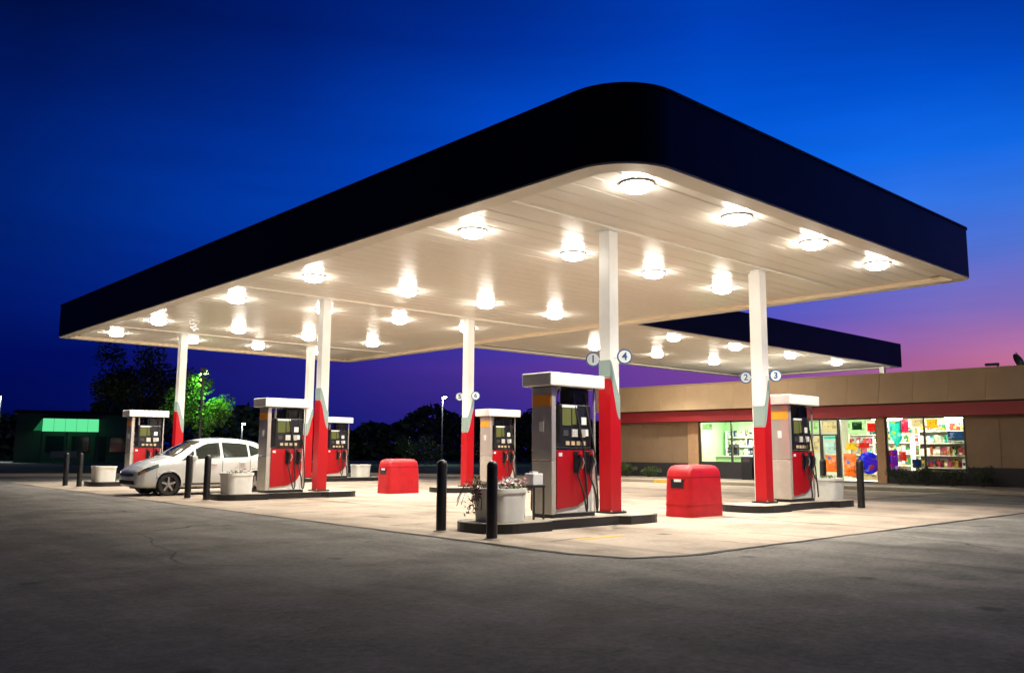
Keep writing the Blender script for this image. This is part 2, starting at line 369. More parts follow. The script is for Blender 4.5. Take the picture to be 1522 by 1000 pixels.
def deck_mesh(name, length, w):
    # a metal deck pan: flat with a small V groove on each long edge
    g = .022; m = MB(); prof = [(0, .045), (.004, .012), (g, 0), (w - g, 0), (w - .004, .012), (w, .045)]
    m.v = [(0, y, z) for y, z in prof] + [(length, y, z) for y, z in prof]
    k = len(prof); m.f = [(i, i + 1, k + i + 1, k + i) for i in range(k - 1)]
    return m.mesh(name, 'deck_white')
dm = deck_mesh('deck_panel', CX1 - CX0 - .78, step - .004)
dm_s = deck_mesh('deck_panel', CX1 - CX0 - 1.3, step - .004)
for i in range(ny):
    short = i in (0, ny - 1)
    o = link('deck_panel', dm_s if short else dm, can); o.location = (CX0 + (.65 if short else .39), CY0 + .38 + i * step, DZ)
MB().prism(offset_rrect(.1, RC), HT - .25, HT - .2).build('roof_sheet', 'roof_dark', can)
MB().prism(offset_rrect(.3, RC), HC + .27, HC + .29).build('deck_backing', 'roof_dark', can)
ROWY = (10.26, 20.40, 30.16)
for y in ROWY:    # shallow cover strips where the cross beams run
    B(CX0 + .4, CX1 - .4, y - .17, y + .17, DZ - .03, DZ + .03).build('beam_cover', 'deck_white', can)
for x in (11.75, 16.8):
    pass
# link canopy towards the shop
LX0, LX1, LY0, LY1 = CX1 + .01, 40.3, 17.2, 25.6
lk = empty('link_canopy', (0, 0, 0), 0, 'narrower navy canopy arm running back from the pump canopy over the shop roof', 'canopy')
m = MB(); zs0, zs1 = HC + .03, 6.30
for (a, b) in (((LX0, LY0), (LX1, LY0)), ((LX1, LY0), (LX1, LY1)), ((LX1, LY1), (LX0, LY1))):
    dx, dy = b[0] - a[0], b[1] - a[1]; l = math.hypot(dx, dy); nx, ny_ = -dy / l * .1, dx / l * .1
    m.prism([a, b, (b[0] + nx, b[1] + ny_), (a[0] + nx, a[1] + ny_)], zs0, zs1)
m.build('fascia', 'navy_fascia', lk)
B(LX0, LX1 - .012, LY0 + .012, LY0 + .34, HC, HC + .07).build('soffit_trim', 'trim_white', lk)
B(LX0, LX1 - .012, LY1 - .34, LY1 - .012, HC, HC + .07).build('soffit_trim', 'trim_white', lk)
B(LX1 - .34, LX1 - .014, LY0 + .342, LY1 - .342, HC, HC + .07).build('soffit_trim', 'trim_white', lk)
nl = int((LY1 - LY0 - .7) / PW); st2 = (LY1 - LY0 - .7) / nl
dm2 = deck_mesh('deck_panel', LX1 - LX0 - .36, st2 - .004)
for i in range(nl):
    o = link('deck_panel', dm2, lk); o.location = (LX0, LY0 + .35 + i * st2, DZ)
B(LX0, LX1 - .1, LY0 + .1, LY1 - .1, HT - .3, HT - .25).build('roof_sheet', 'roof_dark', lk)
B(LX0, LX1 - .2, LY0 + .2, LY1 - .2, HC + .2, HC + .22).build('deck_backing', 'roof_dark', lk)

# ------------------------------------------------------------------ canopy lights
def make_light():
    r = empty('canopy_light')
    MB().lathe([(.272, .0), (.272, -.022), (.262, -.032), (.245, -.032), (.245, -.01)], 24, cap=False).build('bezel', 'bezel_grey', r, smooth=True)
    MB().lathe([(.235, -.008), (.235, -.035), (.222, -.075), (.175, -.118), (.09, -.142), (.02, -.148)], 20, cap=True).build('lens', 'lens_glow', r, smooth='all')
    for k in range(4):
        a = R(45 + 90 * k); MB().lathe([(.014, -.062), (.014, -.03)], 6, (.253 * math.cos(a), .253 * math.sin(a), .026)).build('screw', 'stainless', r)
    ld = bpy.data.lights.new('beam', 'SPOT'); ld.energy = BEAM; ld.color = (1., .93, .81); ld.spot_size = R(120); ld.spot_blend = .85; ld.shadow_soft_size = .12
    lo = bpy.data.objects.new('beam', ld); COL.objects.link(lo); lo.parent = r; lo.location = (0, 0, -.28)
    return r
L0 = make_light(); first = True
LXs = (9.98, 12.69, 15.35, 18.08); LYs = (8.13, 12.05, 17.92, 22.07, 27.76, 31.75)
rown = ('front', 'second', 'third', 'fourth', 'fifth', 'rearmost'); coln = ('nearest the left fascia', 'second in from the left fascia', 'third in from the left fascia', 'farthest from the left fascia')
for i, y in enumerate(LYs):
    for j, x in enumerate(LXs):
        o = L0 if first else copy_tree(L0); first = False
        o.location = (x, y, DZ + .002); tag(o, 'lamp in the %s row of the pump canopy, %s' % (rown[i], coln[j]), 'canopy light', 'lamps in the pump canopy ceiling')
llab = ('front', 'rear')
for j, y in enumerate((18.6, 22.4)):
    for k, x in enumerate((24.8, 28.7, 32.8, 36.8)):
        o = copy_tree(L0); o.location = (x, y, DZ + .002)
        tag(o, 'round glowing lamp under the link canopy, %s row, %s from the pumps' % (llab[j], ('first', 'second', 'third', 'fourth')[k]), 'canopy light', 'lamps in the link canopy ceiling')

# ------------------------------------------------------------------ columns
CWH = .125
def column_wrap(name, lo, hi, material, root, proud, side):
    # wraps the post; lo/hi are functions of t in 0..1 running away from -> towards the pump
    w = CWH + proud; n = 10; m = MB()
    for sgn in (-1, 1):
        vs = []
        for k in range(n + 1):
            t = k / n; x = (-w + 2 * w * t) * side
            vs += [(x, sgn * w, lo(t)), (x, sgn * w, hi(t))]
        m.add(vs, [(2 * k, 2 * k + 2, 2 * k + 3, 2 * k + 1) for k in range(n)])
    for t in (0, 1):
        x = (-w + 2 * w * t) * side; m.add([(x, -w, lo(t)), (x, w, lo(t)), (x, w, hi(t)), (x, -w, hi(t))], [(0, 1, 2, 3)])
    return m.build(name, material, root)
def make_column(side):
    r = empty('canopy_column')
    B(-CWH, CWH, -CWH, CWH, 0, 5.09).build('post', 'white_paint', r, bevel=.012)
    sm = lambda t: t * t * (3 - 2 * t)
    lo = lambda t: .03
    red = lambda t: 1.62 + .75 * sm(min(1, max(0, t))) ** 1.3
    column_wrap('red_wrap', lo, red, 'red_paint', r, .012, side)
    column_wrap('grey_band', lambda t: red(t) + .02, lambda t: 2.08 + .62 * sm(t), 'grey_green', r, .009, side)
    B(-.2, .2, -.2, .2, 0, .03).build('base_plate', 'black_paint', r)
    for sx in (-1, 1):
        for sy in (-1, 1): MB().lathe([(.016, .03), (.016, .055)], 6, (sx * .165, sy * .165, 0)).build('anchor_bolt', 'stainless', r)
    B(-.17, .17, -.17, .17, 5.09, 5.105).build('cap_plate', 'white_paint', r)
    # rain leader pipe tucked against the post
    MB().tube([(-.05 * side, CWH + .04, .03), (-.05 * side, CWH + .04, 5.05)], .035, 10).build('drain_pipe', 'white_paint', r, smooth=True)
    return r
cA, cB = make_column(-1), make_column(1)
rowlab = ('nearest row', 'middle row', 'farthest row')
usedA = usedB = False
for i, y in enumerate(ROWY):
    o = cA if not usedA else copy_tree(cA); usedA = True; o.location = (11.75, y, .15)
    tag(o, ('white canopy column with red foot beside the nearest pump', 'white canopy column with red foot behind the white car\'s pump', 'white canopy column with red foot at the far left by the green tree')[i], 'column', 'canopy columns')
    o = cB if not usedB else copy_tree(cB); usedB = True; o.location = (16.8, y, .15)
    tag(o, ('white canopy column with red foot in front of the shop windows', 'white canopy column with red foot seen just left of the nearest pump', 'white canopy column mostly hidden behind the middle column')[i], 'column', 'canopy columns')

# ------------------------------------------------------------------ number signs on the columns
def text_mesh(txt, size, material, depth=.002):
    cu = bpy.data.curves.new('text', 'FONT'); cu.body = txt; cu.size = size; cu.align_x = 'CENTER'; cu.align_y = 'CENTER'; cu.extrude = depth; cu.offset = .004
    t = bpy.data.objects.new('text', cu); COL.objects.link(t); bpy.context.view_layer.update()
    me = bpy.data.meshes.new_from_object(t.evaluated_get(bpy.context.evaluated_depsgraph_get())); bpy.data.objects.remove(t)
    me.transform(Matrix.Rotation(R(90), 4, 'X')); me.materials.clear(); me.materials.append(MATS[material]); return me
def number_sign(x, y, z, d, label):
    r = empty('pump_number_sign', (x, y, z), R(-42), label, 'sign', 'round pump number signs')
    MB().lathe([(.135, -.012), (.135, .012)], 24, axis='y').build('plate', 'sign_blue', r)
    MB().lathe([(.112, -.016), (.112, -.0125)], 24, axis='y').build('face', 'sign_white', r)
    nu = link('numeral', text_mesh(d, .19, 'sign_blue'), r); nu.location = (0, -.019, 0)
    return r
for (cx, cy, a, b, lab) in ((11.75, ROWY[0], '1', '4', 'nearest column'), (16.8, ROWY[0], '2', '3', 'column in front of the shop'), (16.8, ROWY[1], '5', '6', 'column left of the nearest pump')):
    for s, d in ((1, a), (-1, b)):
        sg = number_sign(cx - .02 + s * -.02, cy + s * .36, 2.90 if cx < 12 else 2.88, d, 'round blue-rimmed sign %s on the %s of the %s' % (d, 'left' if s > 0 else 'right', lab))
        th = R(-42); vx, vy = cx - (cx - .02 + s * -.02), -s * .24
        lx, ly = vx * math.cos(-th) - vy * math.sin(-th), vx * math.sin(-th) + vy * math.cos(-th)
        k = .12 / math.hypot(lx, ly); MB().tube([(lx * k, ly * k + .008, 0), (lx, ly, 0)], .012, 6).build('bracket', 'white_paint', sg)

# ------------------------------------------------------------------ pump islands
def island_poly(x0, x1, wide, nar, xa, xb, r=.45):
    p = []
    def arc(cx, cy, rr, a0, a1, n=6):
        for k in range(n + 1): a = R(a0 + (a1 - a0) * k / n); p.append((cx + rr * math.cos(a), cy + rr * math.sin(a)))
    arc(x0 + r, -wide + r, r, 180, 270); p.extend([(xa, -wide), (xa + .14, -nar), (xb - .14, -nar), (xb, -wide)])
    arc(x1 - r, -wide + r, r, 270, 360); arc(x1 - r, wide - r, r, 0, 90); p.extend([(xb, wide), (xb - .14, nar), (xa + .14, nar), (xa, wide)]); arc(x0 + r, wide - r, r, 90, 180)
    return p
def shrink(poly, d):
    n = len(poly); out = []
    for i in range(n):
        a, b, c = Vector(poly[i - 1]), Vector(poly[i]), Vector(poly[(i + 1) % n]); e1, e2 = (b - a).normalized(), (c - b).normalized()
        nn = (Vector((-e1.y, e1.x)) + Vector((-e2.y, e2.x))); nn = nn.normalized() * d; out.append((b.x + nn.x, b.y + nn.y))
    return out
isl_lab = {(0, 0): 'black-edged pump island nearest the camera', (0, 1): 'black-edged pump island beside the white car', (0, 2): 'black-edged pump island at the far left',
           (1, 0): 'black-edged pump island in front of the shop', (1, 1): 'black-edged pump island behind the nearest pump', (1, 2): 'black-edged pump island farthest back beyond the white car'}
ISL = {}
for i, y in enumerate(ROWY):
    for k in (0, 1):
        x0, x1 = ((8.42, 12.45), (8.85, 12.7), (8.85, 12.5))[i] if k == 0 else ((15.5, 19.75), (15.6, 19.6), (15.7, 20.4))[i]
        xa, xb = (x0 + 1.15, x1 - 1.0); yc = y - (.12 if i == 0 else .0)
        r = empty('pump_island', (0, yc, 0), 0, isl_lab[(k, i)], 'pump island', 'pump islands')
        po = island_poly(x0, x1, .60, .46, xa, xb); pi = shrink(po, .05)
        n = len(po); m = MB(); m.v = [(a, b, 0) for a, b in po] + [(a, b, .145) for a, b in po] + [(a, b, .15) for a, b in pi] + [(a, b, .1) for a, b in pi]
        for q in range(3):
            for j in range(n): m.f.append((q * n + j, q * n + (j + 1) % n, (q + 1) * n + (j + 1) % n, (q + 1) * n + j))
        m.build('steel_kerb', 'black_paint', r)
        MB().prism(pi, .02, .147).build('slab', 'walk_concrete', r)

# ------------------------------------------------------------------ fuel dispensers
def make_dispenser():
    r = empty('fuel_dispenser')
    B(-.52, .52, -.2, .2, 0, .06).build('plinth', 'black_paint', r)
    up = B(-.55, -.45, -.235, .235, .96, 2.22).build('end_panel', 'stainless', r, bevel=.01)
    B(-.548, -.45, -.233, .233, .06, .95).build('lower_end_panel', 'brushed_panel', r, bevel=.01)
    B(-.556, -.551, -.215, .215, 1.88, 2.08).build('orange_label', 'orange_label', up)
    B(-.556, -.551, -.05, .05, 1.45, 1.62).build('sticker', 'white_label', up)
    for s in (-1, 1): B(.50, .53, s * .2 - .015, s * .2 + .015, .06, 2.22).build('corner_post', 'stainless', r)
    v = B(-.68, .64, -.345, .345, 2.22, 2.45).build('valance', 'white_paint', r, bevel=.02)
    B(-.6, .56, -.27, .27, 2.205, 2.219).build('valance_tray', 'black_plastic', v)
    cab = B(-.43, .48, -.20, .20, .06, 1.16).build('cabinet', 'white_paint', r, bevel=.015)
    B(-.30, .47, -.17, .17, 1.17, 1.93).build('display_head', 'black_plastic', r, bevel=.02)
    B(.0, .47, -.12, .12, 1.93, 2.20).build('sign_box', 'black_plastic', r, bevel=.01)
    B(-.26, -.22, -.04, .04, 1.93, 2.21).build('riser_pipe', 'stainless', r)
    # both service faces
    for s in (-1, 1):
        f = (lambda x, z, y, s=s: (x if s < 0 else -x, s * y, z))
        def plate(name, pts, y0, y1, material, parent, bevel=0):
            m = MB(); n = len(pts); m.v = [f(x, z, y0) for x, z in pts] + [f(x, z, y1) for x, z in pts]
            m.f = [tuple(range(n)), tuple(range(n, 2 * n))] + [(i, (i + 1) % n, n + (i + 1) % n, n + i) for i in range(n)]
            return m.build(name, material, parent, bevel=bevel)
        rect = lambda x0, x1, z0, z1: [(x0, z0), (x1, z0), (x1, z1), (x0, z1)]
        # red door with a sweeping lower corner
        pts = [(-.42, 1.14), (-.42, .14)] + [(-.42 + .62 * t / 5, .14 + .012 * t) for t in range(1, 5)] + [(.08 + .36 * math.sin(R(a)), .66 - .44 * math.cos(R(a))) for a in range(10, 91, 10)] + [(.44, 1.14)]
        red = plate('red_door', pts, .203, .225, 'red_paint', r, .004)
        plate('door_lock', rect(-.38, -.30, 1.03, 1.09), .2255, .232, 'white_label', red)
        plate('trim_rail', rect(-.42, .46, 1.145, 1.165), .203, .23, 'black_plastic', r)
        scr = plate('screen', rect(-.24, -.03, 1.56, 1.86), .1705, .178, 'olive_screen', r)
        plate('screen', rect(0.0, .10, 1.58, 1.86), .1705, .176, 'olive_screen', r)
        plate('screen_header', rect(-.25, .11, 1.87, 1.915), .1705, .18, 'white_label', r)
        plate('price_card', rect(.22, .34, 1.58, 1.71), .1705, .182, 'white_label', r)
        kp = plate('keypad', rect(-.02, .12, 1.36, 1.5), .1705, .186, 'brushed_panel', r)
        for a in range(3):
            for b in range(3): plate('key', rect(-.005 + a * .042, .027 + a * .042, 1.372 + b * .042, 1.404 + b * .042), .1865, .191, 'white_label', kp)
        plate('card_reader', rect(.2, .29, 1.36, 1.5), .1705, .2, 'brushed_panel', r)
        plate('receipt_slot', rect(.31, .38, 1.38, 1.5), .1705, .19, 'white_label', r)
        plate('speaker_grille', rect(-.22, -.1, 1.38, 1.48), .1705, .18, 'dark_bezel', r)
        for q in range(4): plate('grade_button', rect(-.16 + q * .13, -.08 + q * .13, 1.22, 1.29), .1705, .185, 'tan_label', r)
        for hx in (.04, .33):
            bt = plate('nozzle_boot', rect(hx - .07, hx + .07, .74, 1.12), .2255, .245, 'black_plastic', r, .008)
            pth = [f(hx, 1.06, .30), f(hx + .01, .98, .315), f(hx, .88, .31), f(hx - .01, .80, .29), f(hx - .015, .74, .265)]
            nz = MB().tube(pth, [.026, .036, .034, .03, .022], 8).build('nozzle', 'black_plastic', r, smooth=True)
            MB().tube([f(hx + .05, 1.0, .33), f(hx + .065, .92, .345), f(hx + .03, .82, .33)], .009, 6).build('trigger_guard', 'stainless', nz, smooth=True)
            MB().tube([f(hx, 1.09, .29), f(hx, 1.05, .30)], .04, 8).build('splash_guard', 'red_paint', nz)
            d = .09 if hx < .2 else .06
            hs = [f(hx - .015, .74, .265), f(hx + .0, .60, .31), f(hx + .03, .40, .36), f(hx + d, .16, .36), f(hx + d + .05, .10, .33), f(hx + d + .10, .2, .30), f(hx + d + .10, .7, .265), f(hx + d + .08, 1.2, .23), f(hx + d * .6, 1.75, .19), f(hx + .02, 2.12, .12), f(hx, 2.215, .08)]
            # smooth the hose with a simple Catmull-Rom
            P = [Vector(p) for p in hs]; sm = []
            for i in range(len(P) - 1):
                p0, p1, p2, p3 = P[max(i - 1, 0)], P[i], P[i + 1], P[min(i + 2, len(P) - 1)]
                for t in (0, .25, .5, .75):
                    sm.append(.5 * ((2 * p1) + (p2 - p0) * t + (2 * p0 - 5 * p1 + 4 * p2 - p3) * t * t + (3 * p1 - p0 - 3 * p2 + p3) * t ** 3))
            sm.append(P[-1]); MB().tube(sm, .016, 6).build('hose', 'rubber', r, smooth=True)
    return r
D0 = make_dispenser(); first = True
dis_lab = {(0, 0): 'tall red and black fuel dispenser nearest the camera with orange label', (0, 1): 'red fuel dispenser just behind the rear of the white car', (0, 2): 'red fuel dispenser at the far left beyond the car bonnet',
           (1, 0): 'red fuel dispenser in front of the lit shop windows', (1, 1): 'red fuel dispenser seen just left of the nearest dispenser', (1, 2): 'red fuel dispenser half hidden behind the middle red column'}
for i, y in enumerate(ROWY):
    for k, x in ((0, (10.53, 10.62, 10.62)[i]), (1, (17.95, 18.0, 17.95)[i])):
        o = D0 if first else copy_tree(D0); first = False; o.location = (x, y - .06, .15); o.scale = (1, 1, .962); tag(o, dis_lab[(k, i)], 'fuel dispenser', 'fuel dispensers on the islands')

# ------------------------------------------------------------------ bollards
def make_bollard():
    r = empty('bollard')
    MB().lathe([(.078, 0), (.078, 1.0), (.074, 1.03), (.058, 1.058), (.03, 1.075), (.004, 1.08)], 18).build('post', 'black_paint', r, smooth=True)
    MB().lathe([(.081, 1.0), (.081, 1.012)], 18).build('cap_ring', 'dark_bezel', r)
    MB().lathe([(.12, .0), (.115, .012), (.085, .02)], 18).build('collar', 'walk_concrete', r)
    return r
b0 = make_bollard(); first = True
for (x, y, lab) in ((8.19, 10.55, 'black bollard standing left of the nearest pump island'), (8.0, 9.16, 'black bollard in front of the nearest white planter tub'),
                    (8.62, 21.3, 'black bollard in front of the white car\'s front door'), (8.66, 20.28, 'black bollard at the end of the middle island by its tub'),
                    (8.35, 30.6, 'black bollard at the far left beside the far planter tub'), (8.5, 29.65, 'black bollard right of the far left one, before its tub'),
                    (18.75, 9.05, 'black bollard at the right before the shop windows'), (20.6, 10.9, 'black bollard behind the tub of the island before the shop')):
    o = b0 if first else copy_tree(b0); first = False; o.location = (x, y, .006); tag(o, lab, 'bollard', 'black bollards at the island ends')

# ------------------------------------------------------------------ planter tubs
def make_tub(h=.5, w=.335):
    r = empty('planter_tub')
    wb = w * .93
    m = MB(); lv = [(wb, 0), (w, h - .06), (w + .016, h - .06), (w + .016, h), (w - .03, h), (w - .05, h - .12)]
    sq = lambda a: rrect(-a, a, -a, a, a * .5, 6)
    n = len(sq(1))
    for a, z in lv: m.v += [(x, y, z) for x, y in sq(a)]
    for q in range(len(lv) - 1):
        for j in range(n): m.f.append((q * n + j, q * n + (j + 1) % n, (q + 1) * n + (j + 1) % n, (q + 1) * n + j))
    m.f.append(tuple(range(n)))
    m.build('tub', 'tub_white', r, smooth=True)
    MB().prism(sq(w - .055), h - .14, h - .09).build('soil', 'soil', r)
    return r
def leaf_cluster(name, material, pts, size, parent=None, droop=0.):
    m = MB()
    for p in pts:
        p = Vector(p); s = size * random.uniform(.6, 1.3)
        a = Vector((random.gauss(0, 1), random.gauss(0, 1), random.gauss(0, .7) - droop)).normalized(); b = a.cross(Vector((random.gauss(0, 1), random.gauss(0, 1), random.gauss(0, 1)))).normalized()
        m.add([p - a * s * .5, p + b * s * .28 + a * .05 * s, p + a * s * .6, p - b * s * .28 + a * .05 * s], [(0, 1, 2, 3)])
    return m.build(name, material, parent)
tubs = [(9.0, 10.12, 'white square planter tub on the nearest island behind the bollard'), (9.42, 20.32, 'white square planter tub on the middle island in front of the car'), (9.36, 30.1, 'white square planter tub on the far left island'),
        (19.25, 10.12, 'white square planter tub on the island before the shop'), (19.2, 30.1, 'white square planter tub on the far island beside the rear red bin')]
t0 = make_tub()
for i, (x, y, lab) in enumerate(tubs):
    o = t0 if i == 0 else copy_tree(t0); o.location = (x, y, .15); tag(o, lab, 'planter', 'white planter tubs on the islands')
# dry plant trailing over the left side of the nearest tub, flowers on its right
def dry_plant(x, y, lab):
    r = empty('trailing_plant', (x, y, .55), 0, lab, 'plant')
    pts = []
    for k in range(230):
        a = random.uniform(0, 2 * math.pi); d = random.uniform(0, .2); pts.append((d * math.cos(a) - .28, d * math.sin(a) + .24, .22 - d * .6 + random.uniform(-.42, .1)))
    leaf_cluster('foliage', 'leaf_dry', pts, .055, r, .6)
    st = MB()
    for k in range(14):
        a = random.uniform(0, 6.28); st.tube([(-.2 + .05 * math.cos(a), .18 + .05 * math.sin(a), .0), (-.28 + .16 * math.cos(a), .24 + .16 * math.sin(a), .2), (-.32 + .26 * math.cos(a), .27 + .24 * math.sin(a), -.05 - random.random() * .2)], .006, 5)
    st.build('stems', 'bark', r)
    fl = MB()
    for k in range(12):
        a = R(30 * k); fl.add([(-.39, .1, .02), (-.40, .1 + .1 * math.cos(a - .2), .02 + .1 * math.sin(a - .2)), (-.385, .1 + .13 * math.cos(a), .02 + .13 * math.sin(a)), (-.40, .1 + .1 * math.cos(a + .2), .02 + .1 * math.sin(a + .2))], [(0, 1, 2, 3)])
    mat('purple_flower', (.12, .05, .08), .7); fl.build('flower_head', 'purple_flower', r)
dry_plant(9.0, 10.12, 'dry trailing plant with dark flower spilling from the nearest tub')
def flowers(x, y, z, lab, n=40, mats=('petal_white', 'petal')):
    r = empty('flowering_plant', (x, y, z), 0, lab, 'plant')
    leaf_cluster('foliage', 'leaf_mid', [(random.gauss(0, .12), random.gauss(0, .12), random.uniform(-.05, .14)) for _ in range(150)], .06, r)
    for mm in mats: leaf_cluster('blossom', mm, [(random.gauss(0, .12), random.gauss(0, .12), random.uniform(.06, .24)) for _ in range(n)], .07, r)
flowers(9.12, 10.0, .58, 'pink and white flowers on top of the nearest planter tub')
flowers(9.42, 20.32, .56, 'low leafy plant in the middle island tub', 4)
flowers(19.25, 10.12, .56, 'dark leafy plant in the tub before the shop', 3)
# window-washing stand next to the nearest dispenser
ws = empty('squeegee_stand', (9.66, 10.05, .15), 0, 'black stand with white paper towels between nearest tub and dispenser', 'stand')
B(-.13, .13, -.13, .13, .50, .53).build('tray', 'black_plastic', ws)
for sx in (-1, 1):
    for sy in (-1, 1): B(sx * .11 - .012, sx * .11 + .012, sy * .11 - .012, sy * .11 + .012, 0, .5).build('leg', 'black_plastic', ws)
tw = B(-.11, .11, -.1, .1, .53, .72); tw.build('towel_box', 'white_label', ws, bevel=.012)
B(-.06, .06, -.04, .04, .72, .75).build('paper_towel', 'white_label', ws)

# ------------------------------------------------------------------ red bins
def make_bin():
    r = empty('red_bin')
    hx, hy, h = .55, .31, .96
    prof = [(.0, 1.0), (.03, 1.0), (.60, .965), (.76, .945), (.85, .915), (.91, .86), (.95, .77), (.97, .62), (.975, .4)]
    m = MB(); ring_ = None
    for z, s in prof:
        ring_ = rrect(-hx * s, hx * s, -hy * s, hy * s, .09 if z < .85 else .09 * s, 5); n = len(ring_); m.v += [(x, y, z) for x, y in ring_]
    for q in range(len(prof) - 1):
        for j in range(n): m.f.append((q * n + j, q * n + (j + 1) % n, (q + 1) * n + (j + 1) % n, (q + 1) * n + j))
    m.f.append(tuple(range(n))[::-1]); m.f.append(tuple((len(prof) - 1) * n + k for k in range(n)))
    m.build('shell', 'red_plastic', r, smooth=True)
    for z in (.22, .60):
        s = 1.006 if z < .3 else .966
        ring_ = rrect(-hx * s, hx * s, -hy * s, hy * s, .09, 5); MB().prism(ring_, z, z + .018).build('moulded_rib', 'red_plastic', r)
    ring_ = rrect(-hx * .953, hx * .953, -hy * .953, hy * .953, .09, 5); MB().prism(ring_, .735, .745).build('lid_seam', 'black_plastic', r)
    for q in (-.3, .3): B(q - .05, q + .05, hy * .93, hy * .985, .71, .77).build('hinge', 'black_plastic', r)
    B(-hx * .985, -hx * .93, -.14, .14, .54, .70).build('opening', 'black_plastic', r)
    B(-hx * 1.01, -hx * .95, -.10, .06, .655, .705).build('slot_highlight', 'white_label', r)  # white piece puts the highlight at the slot into colour
    B(-hx * 1.0, -hx * .96, -.18, .18, .70, .73).build('hood', 'red_plastic', r)
    return r
bn = make_bin(); bn.location = (14.02, 10.1, .006); tag(bn, 'red round-topped bin nearer the camera, in front of the shop', 'bin', 'red bins between the islands')
bn2 = copy_tree(bn); bn2.location = (14.55, 20.78, .006); tag(bn2, 'red round-topped bin further back, between the middle islands', 'bin', 'red bins between the islands')

# ------------------------------------------------------------------ car
ST = [  # x, zb, belt, top, w, wt
    (0.00, .30, .52, .56, .50, .44), (.05, .24, .60, .65, .66, .58), (.18, .21, .68, .75, .775, .66), (.45, .20, .78, .87, .825, .70), (.85, .20, .86, .99, .842, .70),
    (1.05, .20, .885, 1.09, .845, .655), (1.35, .20, .905, 1.27, .845, .61), (1.75, .20, .92, 1.455, .845, .58), (2.2, .20, .935, 1.515, .845, .57), (2.8, .20, .955, 1.505, .845, .565),
    (3.25, .20, .975, 1.44, .84, .56), (3.55, .21, .985, 1.30, .825, .575), (3.74, .24, .95, 1.06, .79, .64), (3.83, .28, .80, .86, .72, .62), (3.86, .34, .62, .66, .62, .54)]
def cr(p0, p1, p2, p3, t): return .5 * (2 * p1 + (p2 - p0) * t + (2 * p0 - 5 * p1 + 4 * p2 - p3) * t * t + (3 * p1 - p0 - 3 * p2 + p3) * t ** 3)
def car_st(x):
    n = len(ST); i = 0
    while i < n - 2 and ST[i + 1][0] <= x: i += 1
    t = (x - ST[i][0]) / (ST[i + 1][0] - ST[i][0]); g = lambda k: ST[max(0, min(n - 1, k))]
    lo = [a + (b - a) * t for a, b in zip(ST[i], ST[i + 1])]; cu = [cr(a, b, c, d, t) for a, b, c, d in zip(g(i - 1), g(i), g(i + 1), g(i + 2))]
    return [.35 * a + .65 * b for a, b in zip(lo, cu)]
def car_pt(x, u):
    _, zb, be, tp, w, wt = car_st(x)
    ring = [(0, zb), (w - .16, zb), (w - .03, zb + .07), (w, zb * .5 + be * .5), (w - .015, be), (wt + .03, tp - .06), (wt - .09, tp - .008), (0, tp + .022)]
    i = min(6, int(u)); t = u - i; g = lambda k: ring[max(0, min(7, k))]
    q = [.45 * (g(i)[k] + (g(i + 1)[k] - g(i)[k]) * t) + .55 * cr(g(i - 1)[k], g(i)[k], g(i + 1)[k], g(i + 2)[k], t) for k in (0, 1)]
    return Vector((x, q[0], q[1]))
def car_patch(name, edge, material, parent, off, side, nx=10, nu=6):
    # edge: function (a, b in 0..1) -> (x, u)
    m = MB()
    for i in range(nx + 1):
        for j in range(nu + 1):
            x, u = edge(i / nx, j / nu); p = car_pt(x, u); e = 1e-3
            nn = (car_pt(min(3.859, x + e), u) - car_pt(max(0, x - e), u)).cross(car_pt(x, min(6.999, u + e)) - car_pt(x, max(0, u - e)))
            nn = nn.normalized() if nn.length > 0 else Vector((0, 0, 1))
            c = Vector((x, 0, .7));
            if nn.dot(p - c) < 0: nn = -nn
            p = p + nn * off; m.v.append((p.x, p.y * side, p.z))
    for i in range(nx):
        for j in range(nu): a = i * (nu + 1) + j; m.f.append((a, a + 1, a + nu + 2, a + nu + 1))
    return m.build(name, material, parent, smooth='all')
